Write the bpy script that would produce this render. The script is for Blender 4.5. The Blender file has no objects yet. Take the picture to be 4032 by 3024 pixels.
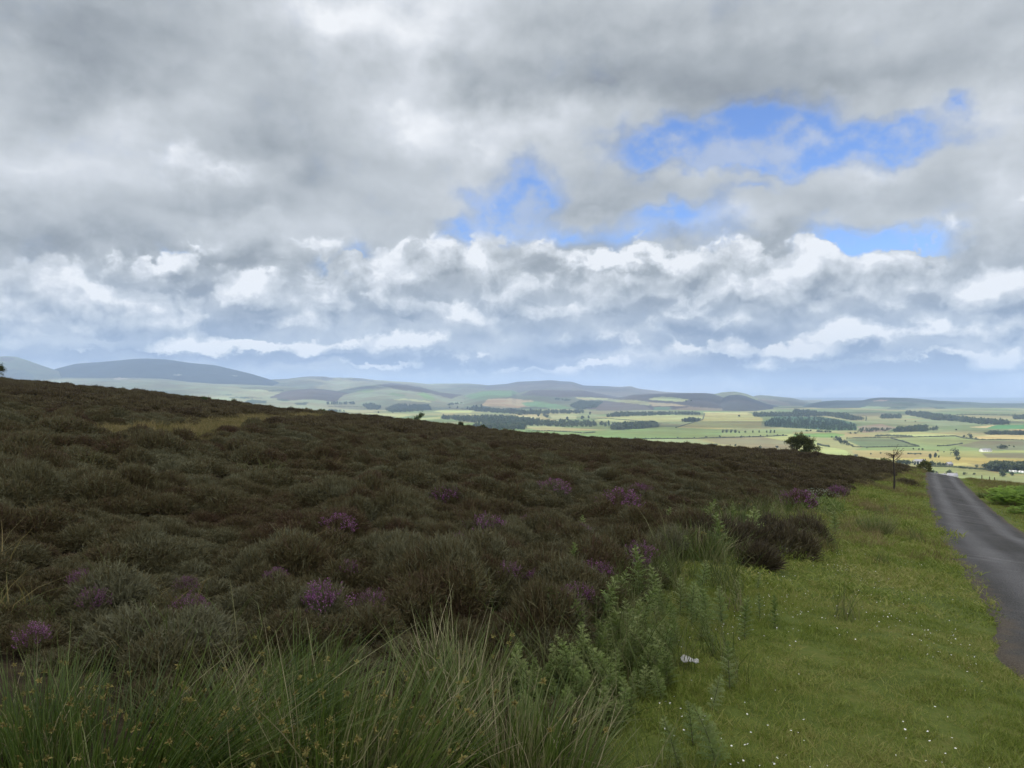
import bpy, math, random
import numpy as np
from mathutils import Vector, Matrix
R = math.radians
PI = math.pi
rng = np.random.default_rng(7)
random.seed(7)
scene = bpy.context.scene
COL = scene.collection
F_PX, CX, CY, HOR = 769.0, 512.0, 384.0, 392.0        # focal length in pixels of a 1024 wide frame
PITCH = math.atan((HOR - CY) / F_PX)
EYE = 1.6
# ------------------------------------------------------------------ camera
cam_d = bpy.data.cameras.new('camera'); cam = bpy.data.objects.new('camera', cam_d); COL.objects.link(cam)
cam.location = (0, 0, EYE); cam.rotation_euler = (PI / 2 + PITCH, 0, 0)
cam_d.sensor_width = 36.0; cam_d.lens = 36.0 * F_PX / 1024.0
cam_d.clip_start = 0.05; cam_d.clip_end = 200000.0
scene.camera = cam
# ------------------------------------------------------------------ render settings
scene.view_settings.view_transform = 'Standard'; scene.view_settings.look = 'None'
scene.view_settings.exposure = 0.0; scene.view_settings.gamma = 1.0
scene.cycles.use_denoising = True
try: scene.cycles.denoiser = 'OPENIMAGEDENOISE'
except Exception: pass
scene.cycles.max_bounces = 6; scene.cycles.diffuse_bounces = 3; scene.cycles.glossy_bounces = 2
scene.cycles.transmission_bounces = 6; scene.cycles.volume_bounces = 1; scene.cycles.transparent_max_bounces = 8
scene.cycles.caustics_reflective = False; scene.cycles.caustics_refractive = False
scene.cycles.sample_clamp_indirect = 4.0

def ray(px, py):
    """unit direction of a picture point"""
    X = (px - CX) / F_PX; Z = -(py - CY) / F_PX
    c, s = math.cos(PITCH), math.sin(PITCH)
    v = Vector((X, c - s * Z, s + c * Z)); v.normalize(); return v

# ------------------------------------------------------------------ node helper
class NT:
    def __init__(self, tree): self.t = tree; self.n = tree.nodes; self.l = tree.links
    def new(self, t, **kw):
        n = self.n.new(t)
        for k, v in kw.items(): setattr(n, k, v)
        return n
    def put(self, sock, v):
        if isinstance(v, bpy.types.NodeSocket): self.l.new(v, sock)
        elif v is not None:
            if hasattr(sock, 'default_value'):
                try: sock.default_value = v
                except Exception:
                    sock.default_value = (v, v, v)
    def m(self, op, a, b=None, c=None, clamp=False):
        n = self.new('ShaderNodeMath', operation=op, use_clamp=clamp)
        for s, v in zip(n.inputs, (a, b, c)): self.put(s, v)
        return n.outputs[0]
    def vm(self, op, a, b=None, out=0):
        n = self.new('ShaderNodeVectorMath', operation=op)
        self.put(n.inputs[0], a)
        if b is not None: self.put(n.inputs[1], b)
        return n.outputs[out]
    def vscale(self, a, s):
        n = self.new('ShaderNodeVectorMath', operation='SCALE'); self.put(n.inputs[0], a); self.put(n.inputs['Scale'], s); return n.outputs[0]
    def xyz(self, x, y, z):
        n = self.new('ShaderNodeCombineXYZ')
        for s, v in zip(n.inputs, (x, y, z)): self.put(s, v)
        return n.outputs[0]
    def sep(self, v):
        n = self.new('ShaderNodeSeparateXYZ'); self.put(n.inputs[0], v); return n.outputs
    def noise(self, vec, scale, detail=4.0, rough=0.55, dist=0.0, col=False, kind='FBM', lac=2.0, dim='3D'):
        n = self.new('ShaderNodeTexNoise'); n.noise_dimensions = dim
        try: n.noise_type = kind
        except Exception: pass
        self.put(n.inputs['Vector'], vec); self.put(n.inputs['Scale'], scale); self.put(n.inputs['Detail'], detail)
        self.put(n.inputs['Roughness'], rough); self.put(n.inputs['Distortion'], dist); self.put(n.inputs['Lacunarity'], lac)
        return n.outputs['Color'] if col else n.outputs[0]
    def noise2(self, *a, **k): return self.noise(*a, dim='2D', **k)
    def voro(self, vec, scale, detail=0.0, rough=0.5, feature='F1', smooth=0.5, out='Distance', rnd=1.0, dim='3D'):
        n = self.new('ShaderNodeTexVoronoi', feature=feature, voronoi_dimensions=dim)
        self.put(n.inputs['Vector'], vec); self.put(n.inputs['Scale'], scale)
        self.put(n.inputs['Detail'], detail); self.put(n.inputs['Roughness'], rough); self.put(n.inputs['Randomness'], rnd)
        if feature == 'SMOOTH_F1': self.put(n.inputs['Smoothness'], smooth)
        return n.outputs[out]
    def mr(self, v, a, b, c=0.0, d=1.0, kind='SMOOTHSTEP'):
        n = self.new('ShaderNodeMapRange', interpolation_type=kind)
        for s, x in zip(n.inputs, (v, a, b, c, d)): self.put(s, x)
        return n.outputs[0]
    def mix(self, f, a, b, kind='MIX'):
        n = self.new('ShaderNodeMix', data_type='RGBA', blend_type=kind)
        self.put(n.inputs[0], f); self.put(n.inputs[6], a); self.put(n.inputs[7], b)
        return n.outputs[2]
    def mixf(self, f, a, b):
        n = self.new('ShaderNodeMix', data_type='FLOAT')
        self.put(n.inputs[0], f); self.put(n.inputs[2], a); self.put(n.inputs[3], b)
        return n.outputs[0]
    def ramp(self, f, stops, kind='LINEAR'):
        n = self.new('ShaderNodeValToRGB'); n.color_ramp.interpolation = kind
        e = n.color_ramp.elements
        while len(e) < len(stops): e.new(0.5)
        for k, (p, c) in enumerate(stops):
            e[k].position = p; e[k].color = (c[0], c[1], c[2], 1.0)
        self.put(n.inputs[0], f); return n.outputs[0]

def lin(r, g, b):
    f = lambda c: (c / 255 / 12.92) if c <= 10.31 else ((c / 255 + 0.055) / 1.055) ** 2.4
    return (f(r), f(g), f(b), 1.0)
# ------------------------------------------------------------------ sky, sun
SUN_EL, SUN_AZ = R(52), R(-125)        # azimuth from the camera's forward axis, clockwise; behind and to the left
sun_dir = Vector((math.sin(SUN_AZ) * math.cos(SUN_EL), math.cos(SUN_AZ) * math.cos(SUN_EL), math.sin(SUN_EL)))
sun_d = bpy.data.lights.new('sun', 'SUN'); sun_d.energy = 4.0; sun_d.angle = R(0.5); sun_d.color = (1.0, 0.95, 0.86)
sun = bpy.data.objects.new('sun', sun_d); COL.objects.link(sun)
sun.rotation_euler = (-sun_dir).to_track_quat('-Z', 'Y').to_euler(); sun.location = (0, 0, 300)
world = bpy.data.worlds.new('World'); scene.world = world; world.use_nodes = True
w = NT(world.node_tree); w.n.clear()
D = w.vm('NORMALIZE', w.new('ShaderNodeTexCoord').outputs['Generated'])
dx, dy, dz = w.sep(D)
AZ = w.m('ARCTAN2', dx, dy); EL = w.m('ARCSINE', dz)
UV = w.xyz(AZ, EL, 0.0)
PX = 1 / F_PX
def blob_sum(vec, blobs):
    tot = None
    for (px, py, rx, ry, amp) in blobs:
        if py > 335: amp *= 1.6                  # seen through more air
        d = ray(px, py)
        mp = w.new('ShaderNodeMapping', vector_type='TEXTURE')
        w.put(mp.inputs['Vector'], vec)
        mp.inputs['Location'].default_value = (math.atan2(d.x, d.y), math.asin(d.z), 0)
        mp.inputs['Scale'].default_value = (rx * PX * 2.0, ry * PX * 2.0, 1)
        g = w.new('ShaderNodeTexGradient', gradient_type='QUADRATIC_SPHERE'); w.l.new(mp.outputs[0], g.inputs[0])
        s = g.outputs['Fac']
        tot = w.m('MULTIPLY_ADD', s, amp, 0.0 if tot is None else tot)
    return tot
# each entry: where a clearing, a bright part or a dark base sits in the sky (as a picture point), its radii and strength
CLEAR = [(690,142,62,19,1.0),(748,130,46,24,1.1),(785,140,40,22,1.0),(850,148,60,13,.75),(905,146,34,16,.85),(640,155,32,16,.6),
 (963,97,15,12,.8),(528,192,26,24,1.1),(500,214,28,18,.9),(462,236,20,9,.9),(674,213,40,11,1.2),(755,191,24,6,.5),
 (628,238,46,12,.7),(871,247,46,16,1.15),(840,238,24,14,.7),(905,240,30,10,.8),(181,263,14,7,.6),(320,270,12,8,.4),(352,258,12,12,.6),(560,236,30,10,.6),(720,233,40,10,.2)]
BRIGHT = [(104,14,115,44,-.42),(70,62,60,36,-.36),(28,34,18,14,.22),(330,24,46,40,.62),(390,14,50,30,.42),(420,62,22,44,.30),(398,124,34,20,.34),(460,8,40,22,.25),
 (278,138,80,30,-.38),(290,86,60,26,-.04),(111,125,38,18,.26),(38,156,60,20,.26),(215,169,42,9,.42),(168,158,18,7,.36),(208,205,64,16,-.24),(22,208,50,22,-.24),
 (486,90,34,32,-.24),(478,132,54,18,.36),(605,78,120,32,-.42),(813,86,120,28,-.42),(766,46,120,34,-.22),(697,12,120,20,-.02),(998,35,40,34,-.14),(547,122,56,24,.34),
 (998,112,34,34,.26),(1006,182,26,28,.36),(862,180,34,14,.34),(917,205,50,18,-.10),(1009,218,28,22,-.06),(593,204,60,14,-.30),(651,172,44,18,-.28),(709,166,36,12,.12),(790,168,36,14,.05),
 (53,263,34,26,.36),(440,254,30,28,.46),(496,248,20,34,.44),(264,289,36,16,.30),(331,285,14,20,.40),(143,303,44,18,.36),(44,321,38,14,.34),(287,322,28,8,.5),(340,308,24,12,.34),
 (163,268,18,7,.45),(405,308,26,12,.40),(451,310,30,12,.36),(255,221,40,12,.24),(331,247,26,10,.2),(250,262,110,13,-.34),(110,238,90,14,-.26),(420,226,60,14,.05),
 (185,290,30,14,-.24),(210,330,44,18,-.22),(370,291,34,14,-.2),(498,300,34,12,-.16),(440,330,60,8,-.08),
 (679,236,26,13,-.42),(600,240,30,8,-.25),(770,236,44,12,-.34),(732,220,30,10,.30),(616,257,70,5,.50),(630,274,46,18,.46),(755,254,24,16,.46),(811,250,20,16,.46),(778,268,50,14,.30),
 (824,306,28,12,.34),(929,260,44,13,.36),(1005,280,30,22,.32),(885,310,22,10,.32),(1007,326,16,10,.34),(843,336,26,10,.5),(917,331,70,6,.40),(790,350,44,6,.40),(530,314,34,12,.28),
 (588,308,30,12,.26),(570,334,28,8,.2),(709,338,90,11,-.34),(690,300,60,12,-.14),(570,346,60,8,-.3),(963,300,44,12,-.24),(860,278,30,16,-.05),
 (732,366,36,13,-.62),(683,370,24,7,-.5),(790,372,24,10,-.40),(880,369,80,14,-.58),(965,374,50,12,-.58),(1006,363,20,9,.75),(762,367,14,6,.45),(640,356,50,5,.2),
 (900,392,170,9,.35),(640,392,120,7,.25),(120,352,120,6,-.20),(330,358,150,7,-.36),(470,366,120,9,-.40),(330,345,90,4,.25),(180,349,40,4,.25),(560,352,60,5,-.1)]
# ragged outlines: the lookup point is pushed about by turbulence whose size shrinks towards the horizon
near_h = w.mr(EL, 0.02, 0.30)
UVs = w.vm('MULTIPLY', UV, (1.0, 1.25, 1.0))
wn1 = w.vm('SUBTRACT', w.noise2(UVs, 11.0, 4.0, 0.52, col=True), (0.5, 0.5, 0.5))
wn2 = w.vm('SUBTRACT', w.noise2(w.vm('ADD', UVs, (3.1, 1.7, 0)), 40.0, 5.0, 0.60, col=True), (0.5, 0.5, 0.5))
warp = w.vm('ADD', w.vscale(wn1, w.mixf(near_h, 0.030, 0.095)), w.vscale(wn2, w.mixf(near_h, 0.022, 0.016)))
P = w.vm('ADD', UV, warp)
# billows: a group giving the height of the cloud surface
bg = bpy.data.node_groups.new('billow', 'ShaderNodeTree')
bg.interface.new_socket('Vector', in_out='INPUT', socket_type='NodeSocketVector')
bg.interface.new_socket('Puff', in_out='OUTPUT', socket_type='NodeSocketFloat')
bg.interface.new_socket('Sheet', in_out='OUTPUT', socket_type='NodeSocketFloat')
b = NT(bg); gi = b.new('NodeGroupInput'); go = b.new('NodeGroupOutput')
v0 = gi.outputs[0]
vw = b.vm('ADD', v0, b.vscale(b.vm('SUBTRACT', b.noise2(v0, 16.0, 4.0, 0.55, col=True), (0.5, 0.5, 0.5)), 0.060))
p1 = b.voro(b.vm('MULTIPLY', vw, (1, 1.5, 1)), 13.0, 2.6, 0.50, feature='SMOOTH_F1', smooth=0.8, dim='2D')
p2 = b.noise2(b.vm('MULTIPLY', vw, (1, 1.4, 1)), 15.0, 6.0, 0.56)
b.l.new(b.m('ADD', b.m('MULTIPLY', b.m('SUBTRACT', 1.0, p1), 0.9), b.m('MULTIPLY', p2, 1.0)), go.inputs[0])
b.l.new(b.noise2(b.vm('MULTIPLY', v0, (1, 1.8, 1)), 6.0, 5.0, 0.46), go.inputs[1])
def billow(vec):
    g = w.new('ShaderNodeGroup'); g.node_tree = bg; w.l.new(vec, g.inputs[0]); return g.outputs[0], g.outputs[1]
h0, s0 = billow(UV)
h1, s1 = billow(w.vm('ADD', UV, (-0.012, 0.022, 0)))
relief = w.m('SUBTRACT', h0, h1); srelief = w.m('SUBTRACT', s0, s1)
band = w.m('MULTIPLY', w.mr(EL, 0.045, 0.085), w.mr(EL, 0.215, 0.15))      # the cumulus belt
low = w.mr(EL, 0.075, 0.035)
clear = blob_sum(w.vm('ADD', UV, w.vm('ADD', w.vscale(wn1, w.mixf(near_h, 0.030, 0.085)), w.vscale(wn2, 0.010))), [(x, y, rx * 1.22, ry * 1.22, a) for (x, y, rx, ry, a) in CLEAR])
HEAPS = [(x, y, rx * 1.15, ry * 1.15, a * 1.5) for (x, y, rx, ry, a) in BRIGHT if a > 0 and 238 < y < 356]
HEAPS += [(1006, 363, 24, 10, 1.0), (762, 367, 16, 7, .8), (600, 362, 24, 4, .4), (690, 352, 26, 6, .4), (450, 354, 40, 4, .3), (300, 352, 34, 6, .3), (200, 343, 30, 7, .35), (90, 350, 40, 4, .3), (860, 354, 30, 5, .3), (940, 352, 30, 5, .3), (540, 371, 50, 4, .35), (820, 382, 60, 4, .4), (640, 384, 60, 4, .35), (380, 366, 50, 4, .35), (60, 335, 70, 7, .3), (620, 318, 50, 12, .4), (700, 318, 60, 10, .35), (740, 290, 60, 16, .45), (820, 285, 50, 14, .4), (900, 290, 50, 12, .35), (470, 322, 50, 10, .35), (150, 325, 60, 9, .35), (370, 265, 40, 16, .3), (310, 300, 30, 12, .3), (1000, 300, 40, 10, .35), (640, 300, 40, 12, .3), (15, 275, 40, 16, .35), (215, 270, 40, 10, .3), (100, 300, 60, 16, .4), (20, 300, 40, 14, .4), (240, 300, 40, 14, .4), (690, 268, 60, 20, .5), (560, 262, 34, 18, .5), (860, 268, 40, 18, .4), (970, 290, 30, 12, .4), (400, 270, 40, 18, .35), (520, 285, 40, 14, .4), (420, 340, 50, 7, .35), (250, 345, 60, 6, .35)]
BRIGHT = [q_ for q_ in BRIGHT if not (q_[4] > 0 and 238 < q_[1] < 356)]
bright = blob_sum(P, BRIGHT)
OFF = w.xyz(-0.009, 0.015, 0)
heap0 = w.m('ADD', blob_sum(P, HEAPS), w.m('MULTIPLY', w.m('SUBTRACT', h0, 1.1), 0.55))
heap1 = w.m('ADD', blob_sum(w.vm('ADD', P, OFF), HEAPS), w.m('MULTIPLY', w.m('SUBTRACT', h1, 1.1), 0.55))
heap_m = w.mr(heap0, -0.04, 0.13)
heap_b = w.m('ADD', 0.50, w.m('MULTIPLY', w.m('SUBTRACT', heap0, heap1), 0.95))
heap_b = w.m('ADD', heap_b, w.m('MULTIPLY', w.m('MINIMUM', heap0, 0.9), 0.16))
heap_b = w.m('ADD', heap_b, w.m('MULTIPLY', relief, 0.30))
heap_b = w.m('ADD', heap_b, w.m('MULTIPLY', w.m('SUBTRACT', w.noise2(w.vm('ADD', UVs, (1, 5, 0)), 34.0, 5.0, 0.6), 0.5), 0.34))
heap_m = w.m('MULTIPLY', heap_m, w.m('MULTIPLY', w.mr(EL, 0.016, 0.032), w.mr(EL, 0.225, 0.19)))
fine = w.noise2(w.vm('ADD', UVs, (7, 2, 1)), 13.0, 7.0, 0.56)
cover = w.m('SUBTRACT', w.m('ADD', 0.82, w.m('MULTIPLY', w.m('SUBTRACT', fine, 0.5), 1.10)), w.m('MULTIPLY', clear, 1.45))
alpha = w.m('MAXIMUM', w.m('MAXIMUM', w.mr(cover, -0.55, 0.74), w.m('MULTIPLY', w.mr(fine, 0.42, 0.68), 0.60)), heap_m)
alpha = w.m('MAXIMUM', alpha, w.m('MULTIPLY', low, 0.86))
b0 = w.m('ADD', 0.50, w.m('MULTIPLY', bright, 1.0))
b0 = w.m('ADD', b0, w.m('MULTIPLY', w.m('MULTIPLY', relief, w.mixf(band, 0.09, 0.35)), w.mixf(low, 1.0, 0.5)))
b0 = w.m('ADD', b0, w.m('MULTIPLY', srelief, 0.35))
b0 = w.m('ADD', b0, w.m('MULTIPLY', w.m('SUBTRACT', s0, 0.5), w.mixf(band, 0.42, 0.20)))
b0 = w.m('ADD', b0, w.m('MULTIPLY', w.m('SUBTRACT', h0, 1.1), w.m('MULTIPLY', band, 0.16)))
b0 = w.m('ADD', b0, w.m('MULTIPLY', w.m('SUBTRACT', fine, 0.5), 0.22))
b0 = w.m('ADD', b0, w.m('MULTIPLY', band, -0.05))
b0 = w.mixf(heap_m, b0, heap_b)
edge = w.m('MULTIPLY', w.mr(cover, 0.55, 0.25), w.mr(cover, 0.0, 0.25))
b0 = w.m('ADD', b0, w.m('MULTIPLY', edge, -0.10))
streak = w.noise2(w.vm('MULTIPLY', P, (1.0, 5.0, 1)), 9.0, 5.0, 0.55)
b0 = w.m('ADD', b0, w.m('MULTIPLY', w.m('MULTIPLY', w.m('SUBTRACT', streak, 0.5), 0.95), low))
c_hi = w.ramp(b0, [(0.0, lin(146,153,160)), (0.22, lin(167,174,180)), (0.48, lin(193,199,204)), (0.75, lin(217,222,228)), (1.0, lin(244,247,251))])
c_lo = w.ramp(b0, [(0.0, lin(132,153,186)), (0.25, lin(160,177,202)), (0.5, lin(190,202,218)), (0.75, lin(216,223,233)), (1.0, lin(248,250,253))])
cloud_c = w.mix(w.mr(EL, 0.17, 0.02), c_hi, c_lo)
nish = w.new('ShaderNodeTexSky', sky_type='NISHITA')
nish.sun_disc = False; nish.sun_elevation = SUN_EL; nish.sun_rotation = SUN_AZ
nish.altitude = 200; nish.air_density = 1.0; nish.dust_density = 0.6; nish.ozone_density = 2.5
blue = w.mix(1.0, w.vscale(nish.outputs[0], 0.10), (1.10, 1.32, 1.80, 1), 'MULTIPLY')
SKYCOL = w.mix(alpha, blue, cloud_c)
# beyond the view the broken deck is made brighter and warmer, lighting the moor
gs = w.noise2(w.vm('MULTIPLY', UV, (1, 1.8, 1)), 4.5, 3.0, 0.55)
rest = w.mix(w.mr(gs, 0.33, 0.40), blue, w.ramp(gs, [(0.36, lin(244,240,234)), (0.52, lin(212,209,203)), (0.68, lin(166,164,160))]))
lowland = w.new('ShaderNodeBackground'); lowland.inputs[0].default_value = lin(120,130,120)
bgn = w.new('ShaderNodeBackground'); w.l.new(SKYCOL, bgn.inputs[0])
bgr = w.new('ShaderNodeBackground'); w.l.new(rest, bgr.inputs[0]); bgr.inputs[1].default_value = 2.3
inview = w.m('MULTIPLY', w.mr(w.m('ABSOLUTE', AZ), 0.98, 0.86), w.mr(EL, 0.75, 0.62))
mx = w.new('ShaderNodeMixShader'); w.l.new(inview, mx.inputs[0]); w.l.new(bgr.outputs[0], mx.inputs[1]); w.l.new(bgn.outputs[0], mx.inputs[2])
mx2 = w.new('ShaderNodeMixShader'); w.l.new(w.mr(EL, -0.02, -0.03), mx2.inputs[0]); w.l.new(mx.outputs[0], mx2.inputs[1]); w.l.new(lowland.outputs[0], mx2.inputs[2])
wo = w.new('ShaderNodeOutputWorld'); w.l.new(mx2.outputs[0], wo.inputs[0])
world.cycles.sampling_method = 'MANUAL'; world.cycles.sample_map_resolution = 512
# ------------------------------------------------------------------ mesh helpers
def npmesh(name, V, Fq, mat=None, parent=None, smooth=False, attrs=None, link=True, fmat=None, mats=None):
    """V (n,3), Fq (m,4) or (m,3) or list of both -> linked object"""
    me = bpy.data.meshes.new(name)
    V = np.asarray(V, np.float32)
    groups = Fq if isinstance(Fq, list) else [Fq]
    groups = [np.asarray(g, np.int32) for g in groups if len(g)]
    me.vertices.add(len(V)); me.vertices.foreach_set('co', V.ravel())
    nl = sum(g.size for g in groups); nf = sum(len(g) for g in groups)
    me.loops.add(nl); me.polygons.add(nf)
    me.loops.foreach_set('vertex_index', np.concatenate([g.ravel() for g in groups]))
    tot = np.concatenate([np.full(len(g), g.shape[1], np.int32) for g in groups])
    me.polygons.foreach_set('loop_start', np.concatenate([[0], np.cumsum(tot)[:-1]]).astype(np.int32))
    if smooth: me.polygons.foreach_set('use_smooth', np.ones(nf, bool))
    for an, (ty, arr) in (attrs or {}).items():
        a = me.attributes.new(an, ty, 'POINT'); arr = np.asarray(arr, np.float32)
        a.data.foreach_set('color' if ty == 'FLOAT_COLOR' else 'vector' if ty == 'FLOAT_VECTOR' else 'value', arr.ravel())
    for m_ in (mats or ([mat] if mat else [])): me.materials.append(m_)
    if fmat is not None: me.polygons.foreach_set('material_index', np.asarray(fmat, np.int32))
    me.update(calc_edges=True); me.validate()
    o = bpy.data.objects.new(name, me)
    if link: COL.objects.link(o)
    if parent: o.parent = parent
    return o
def grid_faces(nr, nc):
    i = np.arange(nr - 1)[:, None] * nc + np.arange(nc - 1)[None, :]
    i = i.ravel(); return np.stack([i, i + 1, i + nc + 1, i + nc], 1)
def tag(o, label=None, cat=None, group=None, kind=None):
    if label: o['label'] = label
    if cat: o['category'] = cat
    if group: o['group'] = group
    if kind: o['kind'] = kind
    return o
def empty(name, loc, label=None, cat=None, group=None, rz=0.0, sc=1.0):
    o = bpy.data.objects.new(name, None); COL.objects.link(o); o.location = loc; o.rotation_euler = (0, 0, rz); o.scale = (sc, sc, sc)
    o.empty_display_size = 0.2
    return tag(o, label, cat, group)
def copy_tree(o, parent=None):
    c = o.copy(); COL.objects.link(c); c.parent = parent
    for ch in o.children: copy_tree(ch, c)
    return c
# smooth lattice noise in numpy
_pt = np.random.default_rng(3).random((256, 256))
def vnoise(x, y):
    xi = np.floor(x).astype(int); yi = np.floor(y).astype(int); fx = x - xi; fy = y - yi
    fx = fx * fx * (3 - 2 * fx); fy = fy * fy * (3 - 2 * fy)
    g = lambda a, b: _pt[a & 255, b & 255]
    return (g(xi, yi) * (1 - fx) + g(xi + 1, yi) * fx) * (1 - fy) + (g(xi, yi + 1) * (1 - fx) + g(xi + 1, yi + 1) * fx) * fy - 0.5
def fbm(x, y, oct=4, gain=0.5):
    t = 0; a = 1.0; f = 1.0
    for k in range(oct): t = t + a * vnoise(x * f + 17.3 * k, y * f + 9.1 * k); a *= gain; f *= 2.03
    return t
def sstep(a, b, x):
    t = np.clip((x - a) / (b - a), 0, 1); return t * t * (3 - 2 * t)
def inpoly(px, py, poly):
    r = np.zeros(np.shape(px), bool); n = len(poly); j = n - 1
    for i in range(n):
        xi, yi = poly[i]; xj, yj = poly[j]
        if yi != yj:
            r ^= ((yi > py) != (yj > py)) & (px < (xj - xi) * (py - yi) / (yj - yi) + xi)
        j = i
    return r
# ------------------------------------------------------------------ materials
def material(name):
    m = bpy.data.materials.new(name); m.use_nodes = True; t = NT(m.node_tree); t.n.clear()
    t.out = t.new('ShaderNodeOutputMaterial'); return m, t
def principled(t, col, rough=0.8, spec=0.3, bump=None, bstr=0.3, bdist=0.05):
    p = t.new('ShaderNodeBsdfPrincipled'); t.put(p.inputs['Base Color'], col); t.put(p.inputs['Roughness'], rough)
    t.put(p.inputs['Specular IOR Level'], spec)
    if bump is not None:
        bn = t.new('ShaderNodeBump'); t.put(bn.inputs['Height'], bump); bn.inputs['Strength'].default_value = bstr; bn.inputs['Distance'].default_value = bdist
        t.l.new(bn.outputs[0], p.inputs['Normal'])
    t.l.new(p.outputs[0], t.out.inputs[0]); return p
def leafy(name, c1, c2, c3=None, transl=0.25, nscale=1.0, rough=0.65, spec=0.25, use_tint=True):
    """foliage: two or three leaf colours mixed by plant, by leaf and by place"""
    m, t = material(name)
    pos = t.new('ShaderNodeNewGeometry').outputs['Position']
    rnd = t.new('ShaderNodeObjectInfo').outputs['Random']
    f = t.noise(pos, nscale, 3.0, 0.6)
    at = t.new('ShaderNodeAttribute'); at.attribute_name = 'tint'
    f = t.m('ADD', t.m('MULTIPLY', t.m('SUBTRACT', f, 0.5), 1.5), t.m('ADD', t.m('MULTIPLY', rnd, 0.35), t.m('MULTIPLY', at.outputs['Fac'], 0.65)))
    stops = [(0.15, c1), (0.80, c2)] if c3 is None else [(0.10, c1), (0.50, c2), (0.92, c3)]
    col = t.ramp(f, stops)
    p = principled(t, col, rough, spec)
    if transl:
        tr = t.new('ShaderNodeBsdfTranslucent'); t.put(tr.inputs[0], col)
        mx = t.new('ShaderNodeMixShader'); mx.inputs[0].default_value = transl
        t.l.new(p.outputs[0], mx.inputs[1]); t.l.new(tr.outputs[0], mx.inputs[2]); t.l.new(mx.outputs[0], t.out.inputs[0])
    return m
def plain(name, c, rough=0.7, var=0.25, scale=3.0, spec=0.3, bstr=0.2):
    m, t = material(name); pos = t.new('ShaderNodeNewGeometry').outputs['Position']
    n = t.noise(pos, scale, 5.0, 0.6); k = t.m('ADD', 1 - var * 0.5, t.m('MULTIPLY', t.m('SUBTRACT', n, 0.5), var * 2))
    principled(t, t.vscale(t.xyz(*c[:3]), k), rough, spec, n, bstr); return m

# ------------------------------------------------------------------ the moor: a hill flank falling to the right
DC = 92.0                                      # distance of its crest
_SKY = [(-60,374),(0,380.5),(139,392.5),(268,408.5),(324,413.5),(417,422.5),(509,433),(648,443),(778,452),(880,460),(914,464.5),(960,473),(1024,481),(1100,489)]
_SX = np.array([(p - CX) / F_PX for p, q in _SKY]); _ST = np.array([-(q - HOR) / F_PX for p, q in _SKY])
MA, MB = -0.0918, -0.0536
_RES = _ST - (MA * _SX + MB)
def road_left(y):                              # x of the road's left edge
    return np.interp(y, [-30, 0, 5.8, 12, 28, 67, 82, 140, 300], [-15.9, 0.55, 3.86, 7.15, 15.4, 36.0, 44.2, 77.0, 170.0])
ROAD_W = 3.35                                  # width measured along x
TROUGH_Y = [-40, 0, 6, 12, 28, 45, 67, 82, 110, 200]
TROUGH_D = [0.0, 0.0, 0.05, 0.35, 1.12, 1.05, 0.62, 0.28, 0.9, 6.0]
def moor(x, y):
    x = np.asarray(x, float); y = np.asarray(y, float)
    yy = np.maximum(y, 6.0); Xc = np.clip(x / yy, -0.78, 0.78)
    res = np.interp(Xc, _SX, _RES)
    z = MA * x + (MB + 3.2 / DC) * y + res * np.maximum(y, 0) - 1.6 * (y / DC) ** 2
    z = z - 0.25 * sstep(3, 40, y)
    e = np.maximum(y - DC - 6, 0); z = z - 0.0010 * np.minimum(e, 120) ** 2 - 0.24 * np.maximum(e - 120, 0)
    u = x - (road_left(y) + ROAD_W / 2)
    d = np.interp(y, TROUGH_Y, TROUGH_D)
    lat = np.where(u < 0, sstep(-11.0 - 0.05 * np.abs(y), -2.2, u), 1 - 0.6 * sstep(3, 18, u))
    z = z - d * lat
    off = sstep(2.0, 6.0, np.abs(u))           # rough ground away from the tarmac
    z = z + off * (0.10 * fbm(x * 0.35, y * 0.35, 3) + 0.03 * fbm(x * 1.7, y * 1.7, 2))
    return z
def valley_z(x, y):
    r = np.hypot(x, y)
    return -98.0 + 13.0 * fbm(x / 700.0 + 3, y / 900.0, 3) * sstep(900, 2200, r) - 0.014 * np.maximum(r - 5500, 0)
def ground(x, y): return np.maximum(moor(x, y), -140.0)
from mathutils.bvhtree import BVHTree
def bvh_of(o):
    me = o.data; return BVHTree.FromPolygons([v.co[:] for v in me.vertices], [p.vertices[:] for p in me.polygons])
def on_moor(px, py, dmax=400.0):
    """where the line of sight through a picture point meets the moor"""
    d = ray(px, py); t = 1.5; prev = t
    while t < dmax:
        x, y, z = d.x * t, d.y * t, EYE + d.z * t
        if z < float(moor(x, y)):
            lo, hi = prev, t
            for _ in range(24):
                mid = (lo + hi) / 2
                if EYE + d.z * mid < float(moor(d.x * mid, d.y * mid)): hi = mid
                else: lo = mid
            x, y = d.x * hi, d.y * hi; return Vector((x, y, float(moor(x, y))))
        prev = t; t *= 1.02
    y = DC; k = DC / d.y; return Vector((d.x * k, y, float(moor(d.x * k, y))))
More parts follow.
